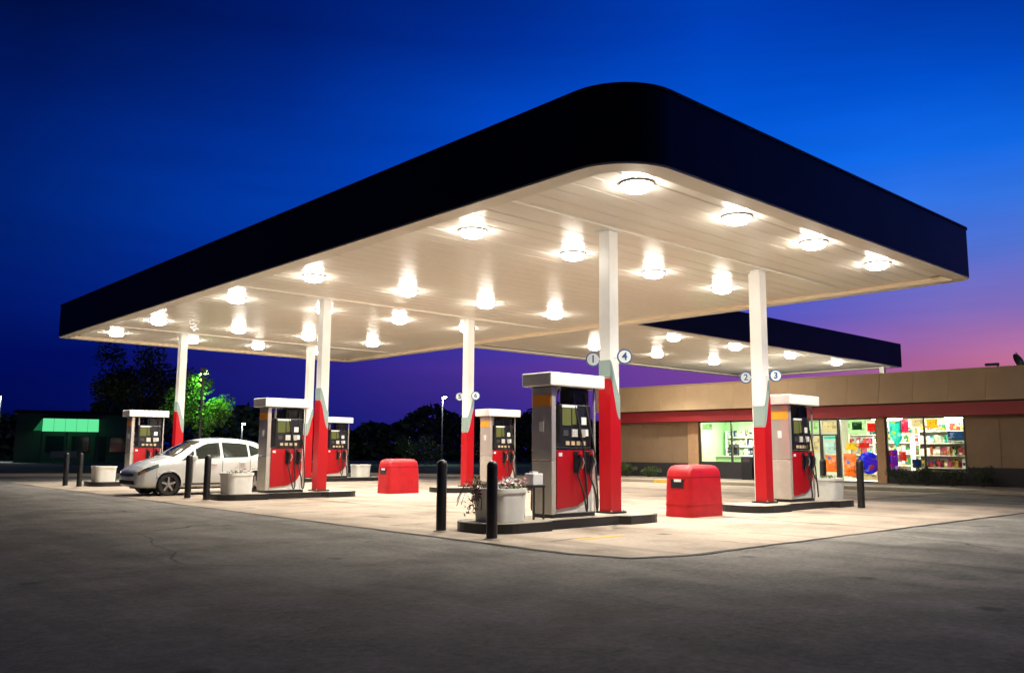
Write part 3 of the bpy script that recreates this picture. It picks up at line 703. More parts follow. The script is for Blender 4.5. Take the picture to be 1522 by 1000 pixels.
def make_car():
    r = empty('parked_car')
    NX, NU = 150, 28; m = MB(); wc = ((.80, .315), (3.2, .315))
    xs = [3.86 * i / NX for i in range(NX + 1)]
    for x in xs:
        for side in (1, -1):
            for j in range(NU + 1): p = car_pt(x, 7 * j / NU); m.v.append((p.x, side * p.y, p.z))
    k = 2 * (NU + 1)
    for i in range(NX):
        for s in (0, 1):
            for j in range(NU):
                a = i * k + s * (NU + 1) + j; q = [a, a + 1, a + k + 1, a + k]
                c = sum((Vector(m.v[t]) for t in q), Vector()) / 4
                if any(math.hypot(c.x - wx, c.z - wz) < .335 for wx, wz in wc) and abs(c.y) > .5: continue
                m.f.append(tuple(q if s else q[::-1]))
    for i in (0, NX): m.f += [tuple(i * k + j for j in range(NU + 1)) + tuple(i * k + NU + 1 + j for j in range(NU, -1, -1))]
    me = m.mesh('body', 'car_white', smooth='all'); body = link('body', me, r)
    for sd in (1, -1):
        for wx, wz in wc:
            pts = []
            for a in range(-18, 199, 8):
                x = wx + .335 * math.cos(R(a)); z = wz + .335 * math.sin(R(a))
                if z < .2: continue
                lo, hi = 1.5, 4.0
                for _ in range(24):
                    mid = (lo + hi) / 2
                    if car_pt(x, mid).z < z: lo = mid
                    else: hi = mid
                p = car_pt(x, lo); pts.append((x, sd * (p.y - .004), z))
            MB().tube(pts, .018, 6).build('arch_lip', 'car_white', body, smooth=True)
            MB().lathe([(.345, sd * .45), (.345, sd * .80)], 24, (wx, 0, wz), axis='y', cap=False).build('wheel_well', 'rubber', body)
            w = empty('wheel', (wx, sd * .74, .295)); w.parent = r
            MB().lathe([(.19, -.09), (.26, -.095), (.288, -.075), (.295, -.03), (.295, .03), (.288, .075), (.26, .095), (.19, .09)], 28, axis='y', cap=False).build('tyre', 'rubber', w, smooth=True)
            rm = MB().lathe([(.195, -.08), (.20, 0), (.195, .08)], 24, axis='y', cap=False); rm.lathe([(.19, sd * .0), (.02, sd * .0)], 20, axis='y', cap=False); rm.build('rim', 'dark_bezel', w)
            for q in range(5):
                a = R(72 * q + 18); c, s_ = math.cos(a), math.sin(a); sp = MB()
                prof = [(.03, -.03), (.19, -.022), (.19, .022), (.03, .03)]
                sp.v = [(d * c - e * s_, y, d * s_ + e * c) for y in (sd * .05, sd * .075) for d, e in prof]
                sp.f = [(0, 1, 2, 3), (7, 6, 5, 4), (0, 4, 5, 1), (1, 5, 6, 2), (2, 6, 7, 3), (3, 7, 4, 0)]; sp.build('spoke', 'alloy', w)
            MB().lathe([(.05, sd * .05), (.045, sd * .085), (.01, sd * .088)], 14, axis='y').build('hub_cap', 'alloy', w)
        lerp = lambda a, b, t: a + (b - a) * t
        # glass: front quarter, front door, rear door, rear quarter
        car_patch('front_quarter_window', lambda a, b: (lerp(1.10, 1.46, a), lerp(4.10, lerp(4.15, 4.72, a), b)), 'car_glass', r, .006, sd)
        car_patch('front_window', lambda a, b: (lerp(1.52, 2.18, a), lerp(4.10, lerp(4.74, 4.86, min(1, a * 2)), b)), 'car_glass', r, .006, sd)
        car_patch('rear_window', lambda a, b: (lerp(2.26, 2.98, a), lerp(4.10, 4.86 - .04 * a, b)), 'car_glass', r, .006, sd)
        car_patch('rear_quarter_window', lambda a, b: (lerp(3.04, 3.40, a), lerp(lerp(4.12, 4.35, a), lerp(4.80, 4.6, a), b)), 'car_glass', r, .006, sd)
        for dx in (1.40, 2.22, 3.02):
            car_patch('door_gap', lambda a, b, dx=dx: (dx + .014 * a, lerp(2.3, 4.06, b)), 'rubber', body, .002, sd, 1, 10)
        car_patch('sill_strip', lambda a, b: (lerp(1.18, 2.82, a), lerp(2.02, 2.2, b)), 'dark_bezel', body, .003, sd, 12, 2)
        for dx in (1.98, 2.80):
            p = car_pt(dx, 3.72); B(dx - .09, dx + .09, min(sd * (p.y - .01), sd * (p.y + .03)), max(sd * (p.y - .01), sd * (p.y + .03)), p.z - .016, p.z + .016).build('door_handle', 'car_white', r, bevel=.006)
        car_patch('headlight', lambda a, b: (lerp(.06, .52, a), lerp(3.55 + .25 * a, 4.75 - .35 * a, b)), 'head_lens', r, .006, sd)
        car_patch('indicator', lambda a, b: (lerp(.10, .2, a), lerp(3.62, 3.85, b)), 'amber', r, .010, sd, 3, 2)
        car_patch('tail_light', lambda a, b: (lerp(3.60, 3.80, a), lerp(3.6, 4.6, b)), 'red_paint', r, .006, sd)
        mi = empty('door_mirror', (1.42, sd * .90, .98)); mi.parent = r
        MB().lathe([(.02, -.06), (.07, -.05), (.085, 0), (.07, .05), (.02, .07)], 12, axis='y').build('mirror_shell', 'car_white', mi, smooth=True)
        B(.0, .03, -.1 if sd > 0 else .0, .0 if sd > 0 else .1, -.05, -.01).build('mirror_arm', 'rubber', mi)
    for s in (1, -1):
        pass
    # windscreen and hatch glass span the car
    def span(name, xa, xb, u0, u1, material):
        m = MB(); nx, nu = 10, 8
        for i in range(nx + 1):
            x = xa + (xb - xa) * i / nx
            us = [(1, u0 + (7 - u0) * j / nu) for j in range(nu + 1)] + [(-1, 7 - (7 - u0) * j / nu) for j in range(1, nu + 1)]
            for s, u in us: p = car_pt(x, min(6.999, u)); m.v.append((p.x, s * p.y, p.z + .008))
        kk = 2 * nu + 1
        for i in range(nx):
            for j in range(kk - 1): a = i * kk + j; m.f.append((a, a + 1, a + kk + 1, a + kk))
        return m.build(name, material, r, smooth='all')
    for sd in (1, -1):
        car_patch('bonnet_gap', lambda a, b: (.12 + .74 * a, 5.55 + .035 * b), 'rubber', body, .003, sd, 14, 1)
        car_patch('bumper_gap', lambda a, b: (.47 + .008 * a, 2.6 + 1.2 * b), 'rubber', body, .003, sd, 1, 6)
        car_patch('lamp_reflector', lambda a, b: (.16 + .14 * a, 3.95 + .35 * b), 'chrome', r, .010, sd, 4, 3)
    B(-.022, -.012, -.17, .17, .40, .49).build('number_plate', 'white_label', r)
    span('windscreen', .93, 1.68, 5.55, 7, 'car_glass'); span('hatch_glass', 3.36, 3.68, 5.6, 7, 'car_glass')
    B(-.014, .10, -.47, .47, .505, .57).build('grille', 'rubber', r, bevel=.01)
    B(-.022, -.0145, -.40, .40, .535, .548).build('grille_bar', 'chrome', r)
    B(-.012, .12, -.52, .52, .29, .40).build('lower_intake', 'rubber', r, bevel=.02)
    for s in (1, -1): MB().lathe([(.05, -.02), (.055, .05)], 12, (.06, s * .55, .33), axis='x').build('fog_lamp', 'head_lens', r)
    B(.3, 3.6, -.62, .62, .16, .24).build('underbody', 'rubber', r)
    for dy in (-.25, .2):
        p = car_pt(.98, 6.5); MB().tube([(.98, dy, p.z + .02), (1.12, dy + .32, p.z + .10)], .008, 5).build('wiper', 'rubber', r)
    return r
car = make_car(); car.location = (7.93, 23.66, .006); tag(car, 'white compact hatchback parked nose left beside the middle island', 'car')

# ------------------------------------------------------------------ shop
A35 = R(3.5)
shop = empty('convenience_shop', (32, 18, 0), A35, 'long low tan shop with red band and brightly lit windows', 'shop building')
# local: +x goes into the building, y runs to the left
FL = .12; YR, YL = -17.0, 9.3
struct(link('sidewalk', MB().box(-3.7, 0.0, YR, YL + .3, 0, FL).mesh('sidewalk', 'walk_concrete', bevel=.015), None)); sw = bpy.data.objects['sidewalk']; sw.location = (32, 18, 0); sw.rotation_euler = (0, 0, A35)
for k, (y0, y1) in enumerate(((2.6, 4.3),)):
    o = B(-3.86, -3.705, y0, y1, 0, .125).build('kerb_marking', 'yellow_paint'); o.location = (32, 18, 0); o.rotation_euler = (0, 0, A35); struct(o)
# walls
def wall(y0, y1, z0=.75, z1=2.62):
    return B(0, .22, y0, y1, z0, z1).build('wall', 'tan_wall', shop)
wall(5.05, YL); wall(YR, -6.28); B(0, .22, .2, 1.35, .75, 2.62).build('wall', 'tan_wall', shop)
for (y0, y1) in ((5.05, YL), (.2, 1.35), (YR, -6.28)): B(-.04, .22, y0, y1, FL, .748).build('dark_plinth', 'dark_base', shop)
for yy in [5.9, 6.75, 7.6, 8.45] + [-7.35 - .85 * k for k in range(11)]: B(-.014, 0, yy - .025, yy + .025, .755, 2.6).build('wall_batten', 'tan_wall', shop)
B(-.1, .22, 4.52, 5.05, FL, 2.62).build('pilaster', 'pilaster_tan', shop, bevel=.01)
B(-.1, .22, -3.53, -3.21, FL, 2.62).build('pilaster', 'pilaster_tan', shop, bevel=.01)
# side and rear walls, roof
B(.22, 12, YL - .22, YL, FL, 3.9).build('side_wall', 'tan_wall', shop)
B(11.8, 12, YR, YL - .22, FL, 3.9).build('rear_wall', 'tan_wall', shop)
B(-.3, 12, YR, YL, 3.86, 3.92).build('roof', 'roof_pale', shop)
# band and fascia
B(-.62, .1, YR, YL + .1, 2.56, 3.0).build('red_band', 'red_band', shop)
B(-.55, .1, YR, YL + .06, 3.0, 3.04).build('shadow_gap', 'dark_frame', shop)
fw = 1.2; nf = int((YL + .25 - YR) / fw)
fm = MB(); fm.prism([(-.9, 3.04), (-.62, 4.14), (-.3, 4.14), (-.3, 3.04)], 0, fw - .004, lambda a, b, c: (a, c, b)); fme = fm.mesh('fascia_panel', 'tan_fascia', bevel=.006)
for k in range(nf):
    o = link('fascia_panel', fme, shop); o.location = (0, YL + .25 - (k + 1) * fw, 0)
B(-.66, -.25, YL + .25 - nf * fw, YL + .26, 4.14, 4.18).build('coping', 'tan_fascia', shop)
B(-.88, -.28, YL + .26, YL + .28, 3.04, 4.14).build('fascia_end', 'tan_fascia', shop)
B(-.3, .2, YR, YL, 2.62, 3.86).build('fascia_backing', 'tan_wall', shop)
# glazing
def window(y0, y1, z0, z1, mull=(), trans=(), name='window'):
    w = empty(name, (0, 0, 0)); w.parent = shop
    t = .05
    f = MB().box(-.02, .1, y0, y0 + t, z0, z1).box(-.02, .1, y1 - t, y1, z0, z1).box(-.02, .1, y0 + t, y1 - t, z0, z0 + t).box(-.02, .1, y0 + t, y1 - t, z1 - t, z1)
    for ym in mull: f.box(-.018, .098, ym - t / 2, ym + t / 2, z0 + t, z1 - t)
    f.build('frame', 'dark_frame', w)
    ys = [y0 + t] + [v for ym in mull for v in (ym - t / 2, ym + t / 2)] + [y1 - t]
    for a, b in zip(ys[::2], ys[1::2]):
        zc = [z0 + t] + [v for zt in trans for v in (zt - t / 2, zt + t / 2)] + [z1 - t]
        for c, d in zip(zc[::2], zc[1::2]): B(.035, .043, a, b, c, d).build('pane', 'pane_glass', w)
        for zt in trans: B(-.016, .096, a, b, zt - t / 2, zt + t / 2).build('transom_bar', 'dark_frame', w)
    return w
window(1.35, 4.52, .78, 2.56, (2.95,)); B(-.03, .22, 1.35, 4.52, FL, .78).build('dark_plinth', 'dark_base', shop)
B(0, .22, -.05, .2, FL, 2.62).build('pilaster', 'pilaster_tan', shop)
window(-1.72, -.05, FL, 2.56, (-.98,), (1.93,), 'entrance_glazing')
dr = empty('door', (0, 0, 0)); dr.parent = shop
B(-.035, -.021, -1.68, -1.60, FL + .05, 1.9).build('stile', 'dark_frame', dr); B(-.035, -.021, -1.1, -1.02, FL + .05, 1.9).build('stile', 'dark_frame', dr)
MB().tube([(-.075, -1.14, .8), (-.075, -1.14, 1.4)], .016, 8).build('handle', 'stainless', dr)
window(-3.21, -1.74, FL, 2.56)
window(-6.28, -3.53, .55, 2.56, (-4.9,)); B(-.03, .22, -6.28, -3.53, FL, .55).build('dark_plinth', 'dark_base', shop)
# room inside
B(.23, 7.0, YR + 8, 5.2, .02, FL).build('shop_floor', 'interior_floor', shop)
B(6.9, 7.05, YR + 8, 5.2, FL, 2.75).build('inner_wall', 'interior_white', shop)
B(.24, 6.9, 5.05, 5.2, FL, 2.75).build('inner_wall', 'interior_green', shop)
B(.24, 6.9, -9.0, -8.9, FL, 2.75).build('inner_wall', 'interior_white', shop)
B(3.2, 3.3, 1.2, 5.05, FL, 2.75).build('inner_wall', 'interior_green', shop)
B(.2, 7.05, -9.0, 5.2, 2.75, 2.8).build('shop_ceiling', 'interior_white', shop)
for (x, y) in [(1.6, 3.6), (1.6, 1.8), (1.4, -.8), (3.6, -.8), (1.4, -2.6), (3.6, -2.6), (1.4, -4.6), (3.6, -4.6), (1.4, -6.6), (3.6, -6.6), (5.6, -1.5), (5.6, -4.5), (.62, 3.9), (.62, 2.2), (.62, -.85), (.62, -2.4), (.62, -4.2), (.62, -5.6)]:  # lamps nearest the glass are added fill for the shelf fronts
    B(x - .15, x + .15, y - .6, y + .6, 2.70, 2.748).build('ceiling_and_fill_lamp', 'store_light', shop)
# ---- things in the shop windows (placed in the shop's own frame)
MS = Matrix.Translation((32, 18, 0)) @ Matrix.Rotation(A35, 4, 'Z')
def shop_thing(o, x=0, y=0, z=0):
    o.matrix_world = MS @ Matrix.Translation((x, y, z)); return o
def colour(name, c):
    # printed sheets: some of the shop's light comes through them
    m = mat(name, c, .5); N = m.node_tree.nodes; L = m.node_tree.links; o = N['Material Output']
    tc = N.new('ShaderNodeTexCoord'); vo = N.new('ShaderNodeTexVoronoi'); vo.distance = 'CHEBYCHEV'; vo.inputs['Scale'].default_value = 7.5; vo.inputs['Randomness'].default_value = .8; L.new(tc.outputs['Object'], vo.inputs[0])
    sp_ = N.new('ShaderNodeSeparateColor'); L.new(vo.outputs['Color'], sp_.inputs[0])
    cr_ = N.new('ShaderNodeValToRGB'); cr_.color_ramp.interpolation = 'CONSTANT'; L.new(sp_.outputs[0], cr_.inputs[0])
    els = cr_.color_ramp.elements; els[0].color = (*c, 1); els[1].position = .62; els[1].color = (*[v * .6 for v in c], 1); e = els.new(.78); e.color = (*[min(1, v * .5 + .35) for v in c], 1); e = els.new(.88); e.color = (*c[::-1], 1); e = els.new(.93); e.color = (*[min(1, v * 1.2) for v in c], 1)
    L.new(cr_.outputs[0], N['Principled BSDF'].inputs['Base Color'])
    t = N.new('ShaderNodeBsdfTranslucent'); L.new(cr_.outputs[0], t.inputs[0])
    mx = N.new('ShaderNodeMixShader'); mx.inputs[0].default_value = .6; L.new(N['Principled BSDF'].outputs[0], mx.inputs[1]); L.new(t.outputs[0], mx.inputs[2]); L.new(mx.outputs[0], o.inputs[0]); return m
for nme, c in dict(poster_green=(.03, .2, .04), poster_red=(.5, .06, .04), poster_blue=(.01, .05, .55), poster_teal=(.05, .6, .55), poster_purple=(.12, .02, .4), poster_pink=(.6, .1, .2), poster_cream=(.75, .68, .5), poster_pale=(.55, .75, .5), poster_orange=(.75, .3, .06), poster_navy=(.02, .08, .2), poster_yellow=(.7, .55, .1), poster_ice=(.6, .75, .75)).items(): colour(nme, c)
def poster(y0, y1, z0, z1, m, label, x=.06):
    o = shop_thing(B(0, .012, (y0 - y1) / 2, (y1 - y0) / 2, 0, z1 - z0).build('poster', m), x, (y0 + y1) / 2, z0); tag(o, label, 'poster', 'posters in the shop windows'); return o
def framed(y0, y1, z0, z1, border, m, label):
    r = empty('window_sign', (0, 0, 0), 0, label, 'poster', 'posters in the shop windows'); shop_thing(r, .06, (y0 + y1) / 2, z0); w = (y1 - y0) / 2; h = z1 - z0
    B(0, .012, -w, w, 0, h).build('backing', border, r); B(-.006, -.001, -w * .55, w * .55, h * .3, h * .85).build('print', m, r)
framed(-2.78, -2.08, 1.95, 2.5, 'poster_pale', 'poster_green', 'pale sign with dark green square in the window right of the entrance')
poster(-3.12, -2.82, 2.05, 2.36, 'poster_red', 'small red poster high beside the brick pilaster')
poster(-2.85, -2.45, 1.42, 1.62, 'poster_red', 'small brown-red poster above the blue display disc')
poster(-2.4, -1.95, 1.35, 1.62, 'poster_yellow', 'yellow poster in the window right of the entrance')
poster(-1.63, -1.1, 1.78, 1.87, 'poster_teal', 'thin teal strip across the top of the entrance door')
poster(-1.6, -1.12, 1.22, 1.72, 'poster_ice', 'pale blue poster on the entrance door glass')
poster(-1.6, -1.12, .5, 1.15, 'poster_orange', 'orange poster on the lower entrance door glass')
poster(-2.35, -1.85, .35, 1.2, 'poster_orange', 'tall orange poster low in the window right of the entrance')
poster(-.9, -.2, 1.25, 1.85, 'poster_cream', 'cream poster on the sidelight left of the entrance door')
o = shop_thing(MB().prism([(.42 * math.cos(R(a)), .42 * math.sin(R(a))) for a in range(0, 360, 12)], 0, .05, lambda a, b, c: (c, a, b)).build('display_disc', 'poster_blue'), .12, -2.78, .86); tag(o, 'round royal blue display disc low in the shop window', 'display')
poster(-3.2, -2.35, .22, .42, 'poster_cream', 'white card under the round blue display', .1)
r = empty('hanging_banner', (0, 0, 0), 0, 'turquoise pointed banner hanging just right of the brick pilaster', 'banner'); shop_thing(r, .14, -3.85, 1.45)
MB().prism([(-.2, .95), (.24, .95), (.24, .45), (0, 0), (-.2, .3)], 0, .014, lambda a, b, c: (c, a, b)).build('cloth', 'poster_teal', r); MB().tube([(.007, -.24, .96), (.007, .27, .96)], .012, 6).build('rod', 'stainless', r)
poster(-3.88, -3.58, .25, 1.35, 'poster_purple', 'tall purple poster beside the brick pilaster', .1)
poster(-4.3, -4.0, 2.0, 2.5, 'poster_pink', 'crimson poster hanging high in the right shop window', .16)
for (y0, y1, z0, z1, mm, lab) in ((-1.62, -1.06, 2.06, 2.44, 'poster_cream', 'cream notice on the glass above the entrance door'), (-.9, -.25, 2.04, 2.46, 'poster_pale', 'pale notice above the sidelight left of the entrance'), (-.62, -.15, .5, 1.1, 'poster_orange', 'orange poster low on the sidelight left of the entrance'),
        (-4.85, -4.45, 2.2, 2.48, 'poster_cream', 'cream card high in the right window left of its mullion'), (-5.35, -4.98, 2.14, 2.46, 'poster_yellow', 'yellow card high in the right window right of its mullion'), (-4.72, -4.4, .72, 1.02, 'poster_navy', 'navy card low in the right window behind the shrubs'),
        (-4.2, -3.95, .95, 1.3, 'poster_red', 'brown-red card low beside the tall purple poster'), (3.9, 4.4, 2.2, 2.46, 'poster_pale', 'pale strip notice high in the left shop window'), (1.5, 2.0, 1.05, 1.5, 'poster_navy', 'dark blue notice low in the left shop window')):
    poster(y0, y1, z0, z1, mm, lab, .05)
# shelving racks behind the right window
def goods(name, n, x0, x1, y0, y1, z, hmax, label, mats):
    # tightly packed small packets on one shelf
    r = empty(name, (0, 0, 0), 0, label, 'groceries'); r['kind'] = 'stuff'; shop_thing(r)
    mb = {q: MB() for q in mats}
    y = y0
    while y < y1 - .05:
        w = random.uniform(.06, .15); h = random.uniform(.6, 1) * hmax; d = random.uniform(.2, .34); y2 = min(y + w, y1)
        q = random.choice(mats); xx = x0 + random.uniform(0, .06); mb[q].box(xx, x0 + d, y + .004, y2 - .004, z, z + h)
        if random.random() < .75: q2 = random.choice([c for c in mats if c != q]); e = random.uniform(.1, .3); mb[q2].box(xx - .003, xx - .0005, y + .004 + w * .12, y2 - .004 - w * .12, z + h * e, z + h * (e + random.uniform(.2, .5)))
        y = y2
    for q in mats:
        if mb[q].v: mb[q].build('packets', q, r)
PAL = ['poster_cream', 'poster_red', 'poster_yellow', 'poster_ice', 'poster_pale', 'poster_teal', 'poster_navy', 'poster_green', 'poster_pink', 'poster_orange', 'interior_white']
def rack(x, y0, y1, levels, top, label, pal=PAL):
    r = empty('shelf_rack', (0, 0, 0), 0, label, 'shelving', 'shop shelving racks'); shop_thing(r, x, 0, FL)
    B(.40, .44, y0, y1, 0, top).build('back_panel', 'interior_white', r)
    for s in (y0, y1 - .03): B(0, .40, s, s + .03, 0, top).build('upright', 'interior_white', r)
    for i, z in enumerate(levels):
        B(0, .395, y0 + .03, y1 - .03, z - .03, z).build('shelf', 'interior_white', r)
    for i, z in enumerate(levels):
        nxt = levels[i + 1] if i + 1 < len(levels) else top + .3
        goods('packaged_goods', 0, x + .02, x + .35, y0 + .05, y1 - .05, FL + z + .001, min(.34, nxt - z - .08), 'packed groceries on shelf level %d of the %s' % (i + 1, label), random.sample(pal, 5))
rack(1.0, -6.2, -4.35, (.15, .6, 1.05, 1.5, 1.95), 2.2, 'white shop rack seen through the right window')
rack(2.9, -3.4, -1.9, (.15, .65, 1.1, 1.55), 1.8, 'white shop rack behind the poster window')
rack(3.4, -8.3, -5.2, (.15, .6, 1.05, 1.5), 1.9, 'white shop rack deep behind the right window')
rack(2.7, 1.4, 4.8, (.98, 1.38, 1.8), 2.1, 'pale rack of cups behind the counter in the left room', ['interior_white', 'poster_pale', 'poster_ice', 'poster_navy', 'poster_cream'])
rack(6.4, -5.0, .6, (.15, .6, 1.05, 1.5, 1.95), 2.3, 'long white wall rack at the back of the shop')
o = shop_thing(B(0, .3, -.37, .37, 0, .33).build('display_carton', 'poster_navy', bevel=.01), .62, -5.86, 1.72); tag(o, 'dark blue display carton high at the right edge of the shop window', 'carton')
o = shop_thing(B(0, .3, -.37, .37, 0, .04).build('display_shelf', 'interior_white'), .62, -5.86, 1.66); tag(o, 'small white shelf under the dark blue carton', 'shelf')
# counter in the left room
ct = empty('shop_counter', (0, 0, 0), 0, 'pale counter behind the left shop window', 'counter'); shop_thing(ct, 1.1, 0, FL)
B(0, .6, 1.5, 4.4, 0, .92).build('cabinet', 'interior_green', ct); B(-.03, .63, 1.45, 4.45, .92, .96).build('worktop', 'interior_white', ct)
cm = empty('coffee_machine', (0, 0, 0), 0, 'black drinks machine on the counter in the left window', 'drinks machine'); shop_thing(cm, 1.25, 3.65, FL + .961)
B(0, .35, -.16, .16, 0, .08).build('base', 'black_plastic', cm); B(.18, .35, -.16, .16, .08, .36).build('housing', 'black_plastic', cm); B(0, .35, -.16, .16, .36, .5).build('head', 'black_plastic', cm)
o = shop_thing(B(0, .03, -.6, .6, 0, .32).build('menu_board', 'interior_white', bevel=.004), 3.1, 2.9, 1.55); tag(o, 'white menu board on the green wall of the left room', 'board')
o = shop_thing(B(0, .03, -.5, .5, 0, .1).build('menu_board', 'poster_navy', bevel=.004), 3.1, 3.0, 1.40); tag(o, 'narrow dark board under the white menu board', 'board')
o = shop_thing(B(0, .4, -.25, .25, 0, .9).build('waste_bin', 'black_plastic', bevel=.03), -.6, 1.95, FL); tag(o, 'black waste bin outside the left shop window', 'bin')
B(-.01, .41, -.26, .26, .9, .94).build('lid', 'dark_bezel', o, bevel=.01); B(-.012, -.002, -.15, .15, .72, .84).build('slot', 'dark_bezel', o)
# column carrying the link canopy off the shop roof
lc = empty('roof_column', (39.5, 17.75, 3.92), 0, 'short white column on the shop roof under the link canopy end', 'column')
B(-.11, .11, -.11, .11, .02, 1.28).build('post', 'white_paint', lc, bevel=.01); B(-.2, .2, -.2, .2, 0, .02).build('base_plate', 'roof_dark', lc)
# roof things
u = empty('roof_unit', (0, 0, 0), 0, 'dark low cooling unit on the shop roof under the link canopy', 'roof unit'); shop_thing(u, 2.2, -1.2, 3.92)
B(-.5, .5, -.55, .55, .05, .42).build('casing', 'roof_dark', u, bevel=.03); MB().lathe([(.3, .42), (.3, .5)], 16, (0, 0, 0)).build('fan_shroud', 'dark_frame', u)
for s in (-.4, .4): B(s - .06, s + .06, -.5, .5, 0, .05).build('skid', 'dark_frame', u)
v = empty('roof_vent', (0, 0, 0), 0, 'small dark hooded vent pipe on the shop roof at right', 'vent'); shop_thing(v, 1.2, -7.15, 3.92)
MB().tube([(0, 0, 0), (0, 0, .55)], .035, 8).build('pipe', 'dark_frame', v); B(-.06, .06, -.05, .42, .46, .56).build('hood', 'dark_frame', v, bevel=.03)
v = empty('satellite_dish', (0, 0, 0), 0, 'dark tilted satellite dish on the shop roof at the right edge', 'dish'); shop_thing(v, .9, -8.0, 3.92)
MB().tube([(0, 0, 0), (0, 0, .5)], .03, 8).build('mast', 'dark_frame', v)
ds = MB().lathe([(.02, .0), (.14, .02), (.25, .07), (.30, .115), (.295, .13), (.24, .09), (.13, .04), (.02, .02)], 18, axis='x', cap=True).build('dish', 'dark_frame', v, smooth=True); ds.location = (0, 0, .58); ds.rotation_euler = (0, R(25), R(125))
MB().tube([(0, 0, .6), (-.1, .16, .86)], .012, 6).build('feed_arm', 'dark_frame', v)

# ------------------------------------------------------------------ plants
def blob_points(n, c, rx, ry, rz, lumps=9, seed=0):
    rnd = random.Random(seed); cs = []
    for k in range(lumps):
        a = rnd.uniform(0, 6.28); e = rnd.uniform(-.6, 1); q = rnd.uniform(.35, .8); cs.append((c[0] + rx * q * math.cos(a) * math.sqrt(1 - e * e * .8), c[1] + ry * q * math.sin(a) * math.sqrt(1 - e * e * .8), c[2] + rz * q * e, rnd.uniform(.3, .55)))
    out = []
    for _ in range(n):
        x, y, z, s = rnd.choice(cs); v = Vector((rnd.gauss(0, 1), rnd.gauss(0, 1), rnd.gauss(0, 1))).normalized() * (rnd.random() ** .4) * s
        out.append((x + v.x * rx, y + v.y * ry, z + v.z * rz))
    return out
def shrub(x, y, z, rx, ry, rz, label, m='leaf_dark', n=900, size=.07, rot=0, group=None, name='shrub'):
    r = empty(name, (x, y, z), rot, label, 'shrub', group)
    leaf_cluster('foliage', m, blob_points(n, (0, 0, rz * .8), rx, ry, rz, 8, int(x * 100 + y * 10)), size, r)
    st = MB()
    for k in range(6):
        a = 1.05 * k; st.tube([(0.04 * math.cos(a), .04 * math.sin(a), 0), (rx * .4 * math.cos(a), ry * .4 * math.sin(a), rz * .9)], [.015, .006], 5)
    st.build('stems', 'bark', r)
    return r
def sp(lx, ly): v = MS @ Vector((lx, ly, 0)); return v.x, v.y
for k, (ly, w, h) in enumerate(((-4.25, .55, .38), (-5.15, .6, .44), (-6.0, .5, .34), (-6.95, .5, .36))):
    x, y = sp(-.75, ly); shrub(x, y, FL, .38, w, h, ('dark rounded shrub below the right shop window, leftmost of four', 'dark rounded shrub below the right shop window, second from left', 'dark rounded shrub below the right shop window, third from left', 'dark rounded shrub right of the shop windows')[k], 'leaf_dark', 1100, .06, 0, 'shrubs before the shop')
for k, (ly, w, h) in enumerate(((3.6, .4, .3), (6.7, .6, .32), (7.9, .65, .38))):
    x, y = sp(-.75, ly); shrub(x, y, FL, .4, w, h, ('small green shrub below the left shop window beside the red bin', 'dim shrub against the dark left end of the shop, nearer the window', 'dim shrub against the dark left end of the shop, farther left')[k], 'leaf_mid', 900, .06, 0, 'shrubs before the shop')
def tree(x, y, h, tr, cr_, cz, label, m, n, size, seed, group=None, name='tree', lean=0):
    rnd = random.Random(seed); r = empty(name, (x, y, 0), 0, label, 'tree', group)
    t = MB(); pts = [(lean * (k / 5) ** 2 + rnd.uniform(-.05, .05) * tr * 4, rnd.uniform(-.05, .05) * tr * 4, h * .62 * k / 5) for k in range(6)]
    t.tube(pts, [tr * (1 - .13 * k) for k in range(6)], 9)
    tips = []
    for k in range(13):
        b = Vector(pts[rnd.choice((2, 3, 4, 5))]); a = 6.283 * k / 13 + rnd.uniform(-.3, .3); d = cr_ * rnd.uniform(.55, .95); up = (cz - b.z) + rnd.uniform(-.55, .75) * (h - cz)
        e = b + Vector((d * math.cos(a), d * math.sin(a), up)); mid = b.lerp(e, .5) + Vector((0, 0, .12 * d)); t.tube([b, mid, e], [tr * .38, tr * .22, tr * .07], 6); tips += [tuple(e), tuple(mid.lerp(e, .4))]
    t.build('trunk', 'bark', r, smooth=True)
    P = []
    for _ in range(n):
        c = rnd.choice(tips); v = Vector((rnd.gauss(0, 1), rnd.gauss(0, 1), rnd.gauss(0, .8))).normalized() * (rnd.random() ** .5) * cr_ * .36; P.append((c[0] + v.x, c[1] + v.y, min(h, c[2] + v.z)))
    leaf_cluster('crown', m, P, size, r)
    return r
tree(17.9, 52.0, 7.4, .2, 2.7, 4.7, 'large dark tree behind the far left pump', 'leaf_dark', 11000, .2, 3, 'trees behind the lot')
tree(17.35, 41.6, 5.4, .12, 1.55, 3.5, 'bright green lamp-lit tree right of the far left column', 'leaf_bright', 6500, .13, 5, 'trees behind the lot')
tree(21.5, 55.0, 6.2, .16, 2.0, 4.2, 'thin dark tree behind the lamp-lit green tree', 'leaf_dark', 1800, .2, 8, 'trees behind the lot')
tree(16.0, 88.0, 6.2, .16, 2.6, 3.3, 'dark broad tree left of the large dark tree, behind the green awning', 'leaf_dark', 3600, .2, 9, 'trees behind the lot')
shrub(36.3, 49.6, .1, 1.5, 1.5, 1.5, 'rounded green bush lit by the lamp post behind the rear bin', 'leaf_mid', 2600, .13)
shrub(31.0, 52.0, .1, 1.6, 1.4, 1.2, 'dark rounded bush left of the lamp-lit one', 'leaf_dark', 1800, .14)
shrub(40.5, 47.0, .1, 1.7, 1.5, 1.3, 'dark rounded bush right of the lamp post', 'leaf_dark', 1800, .14)
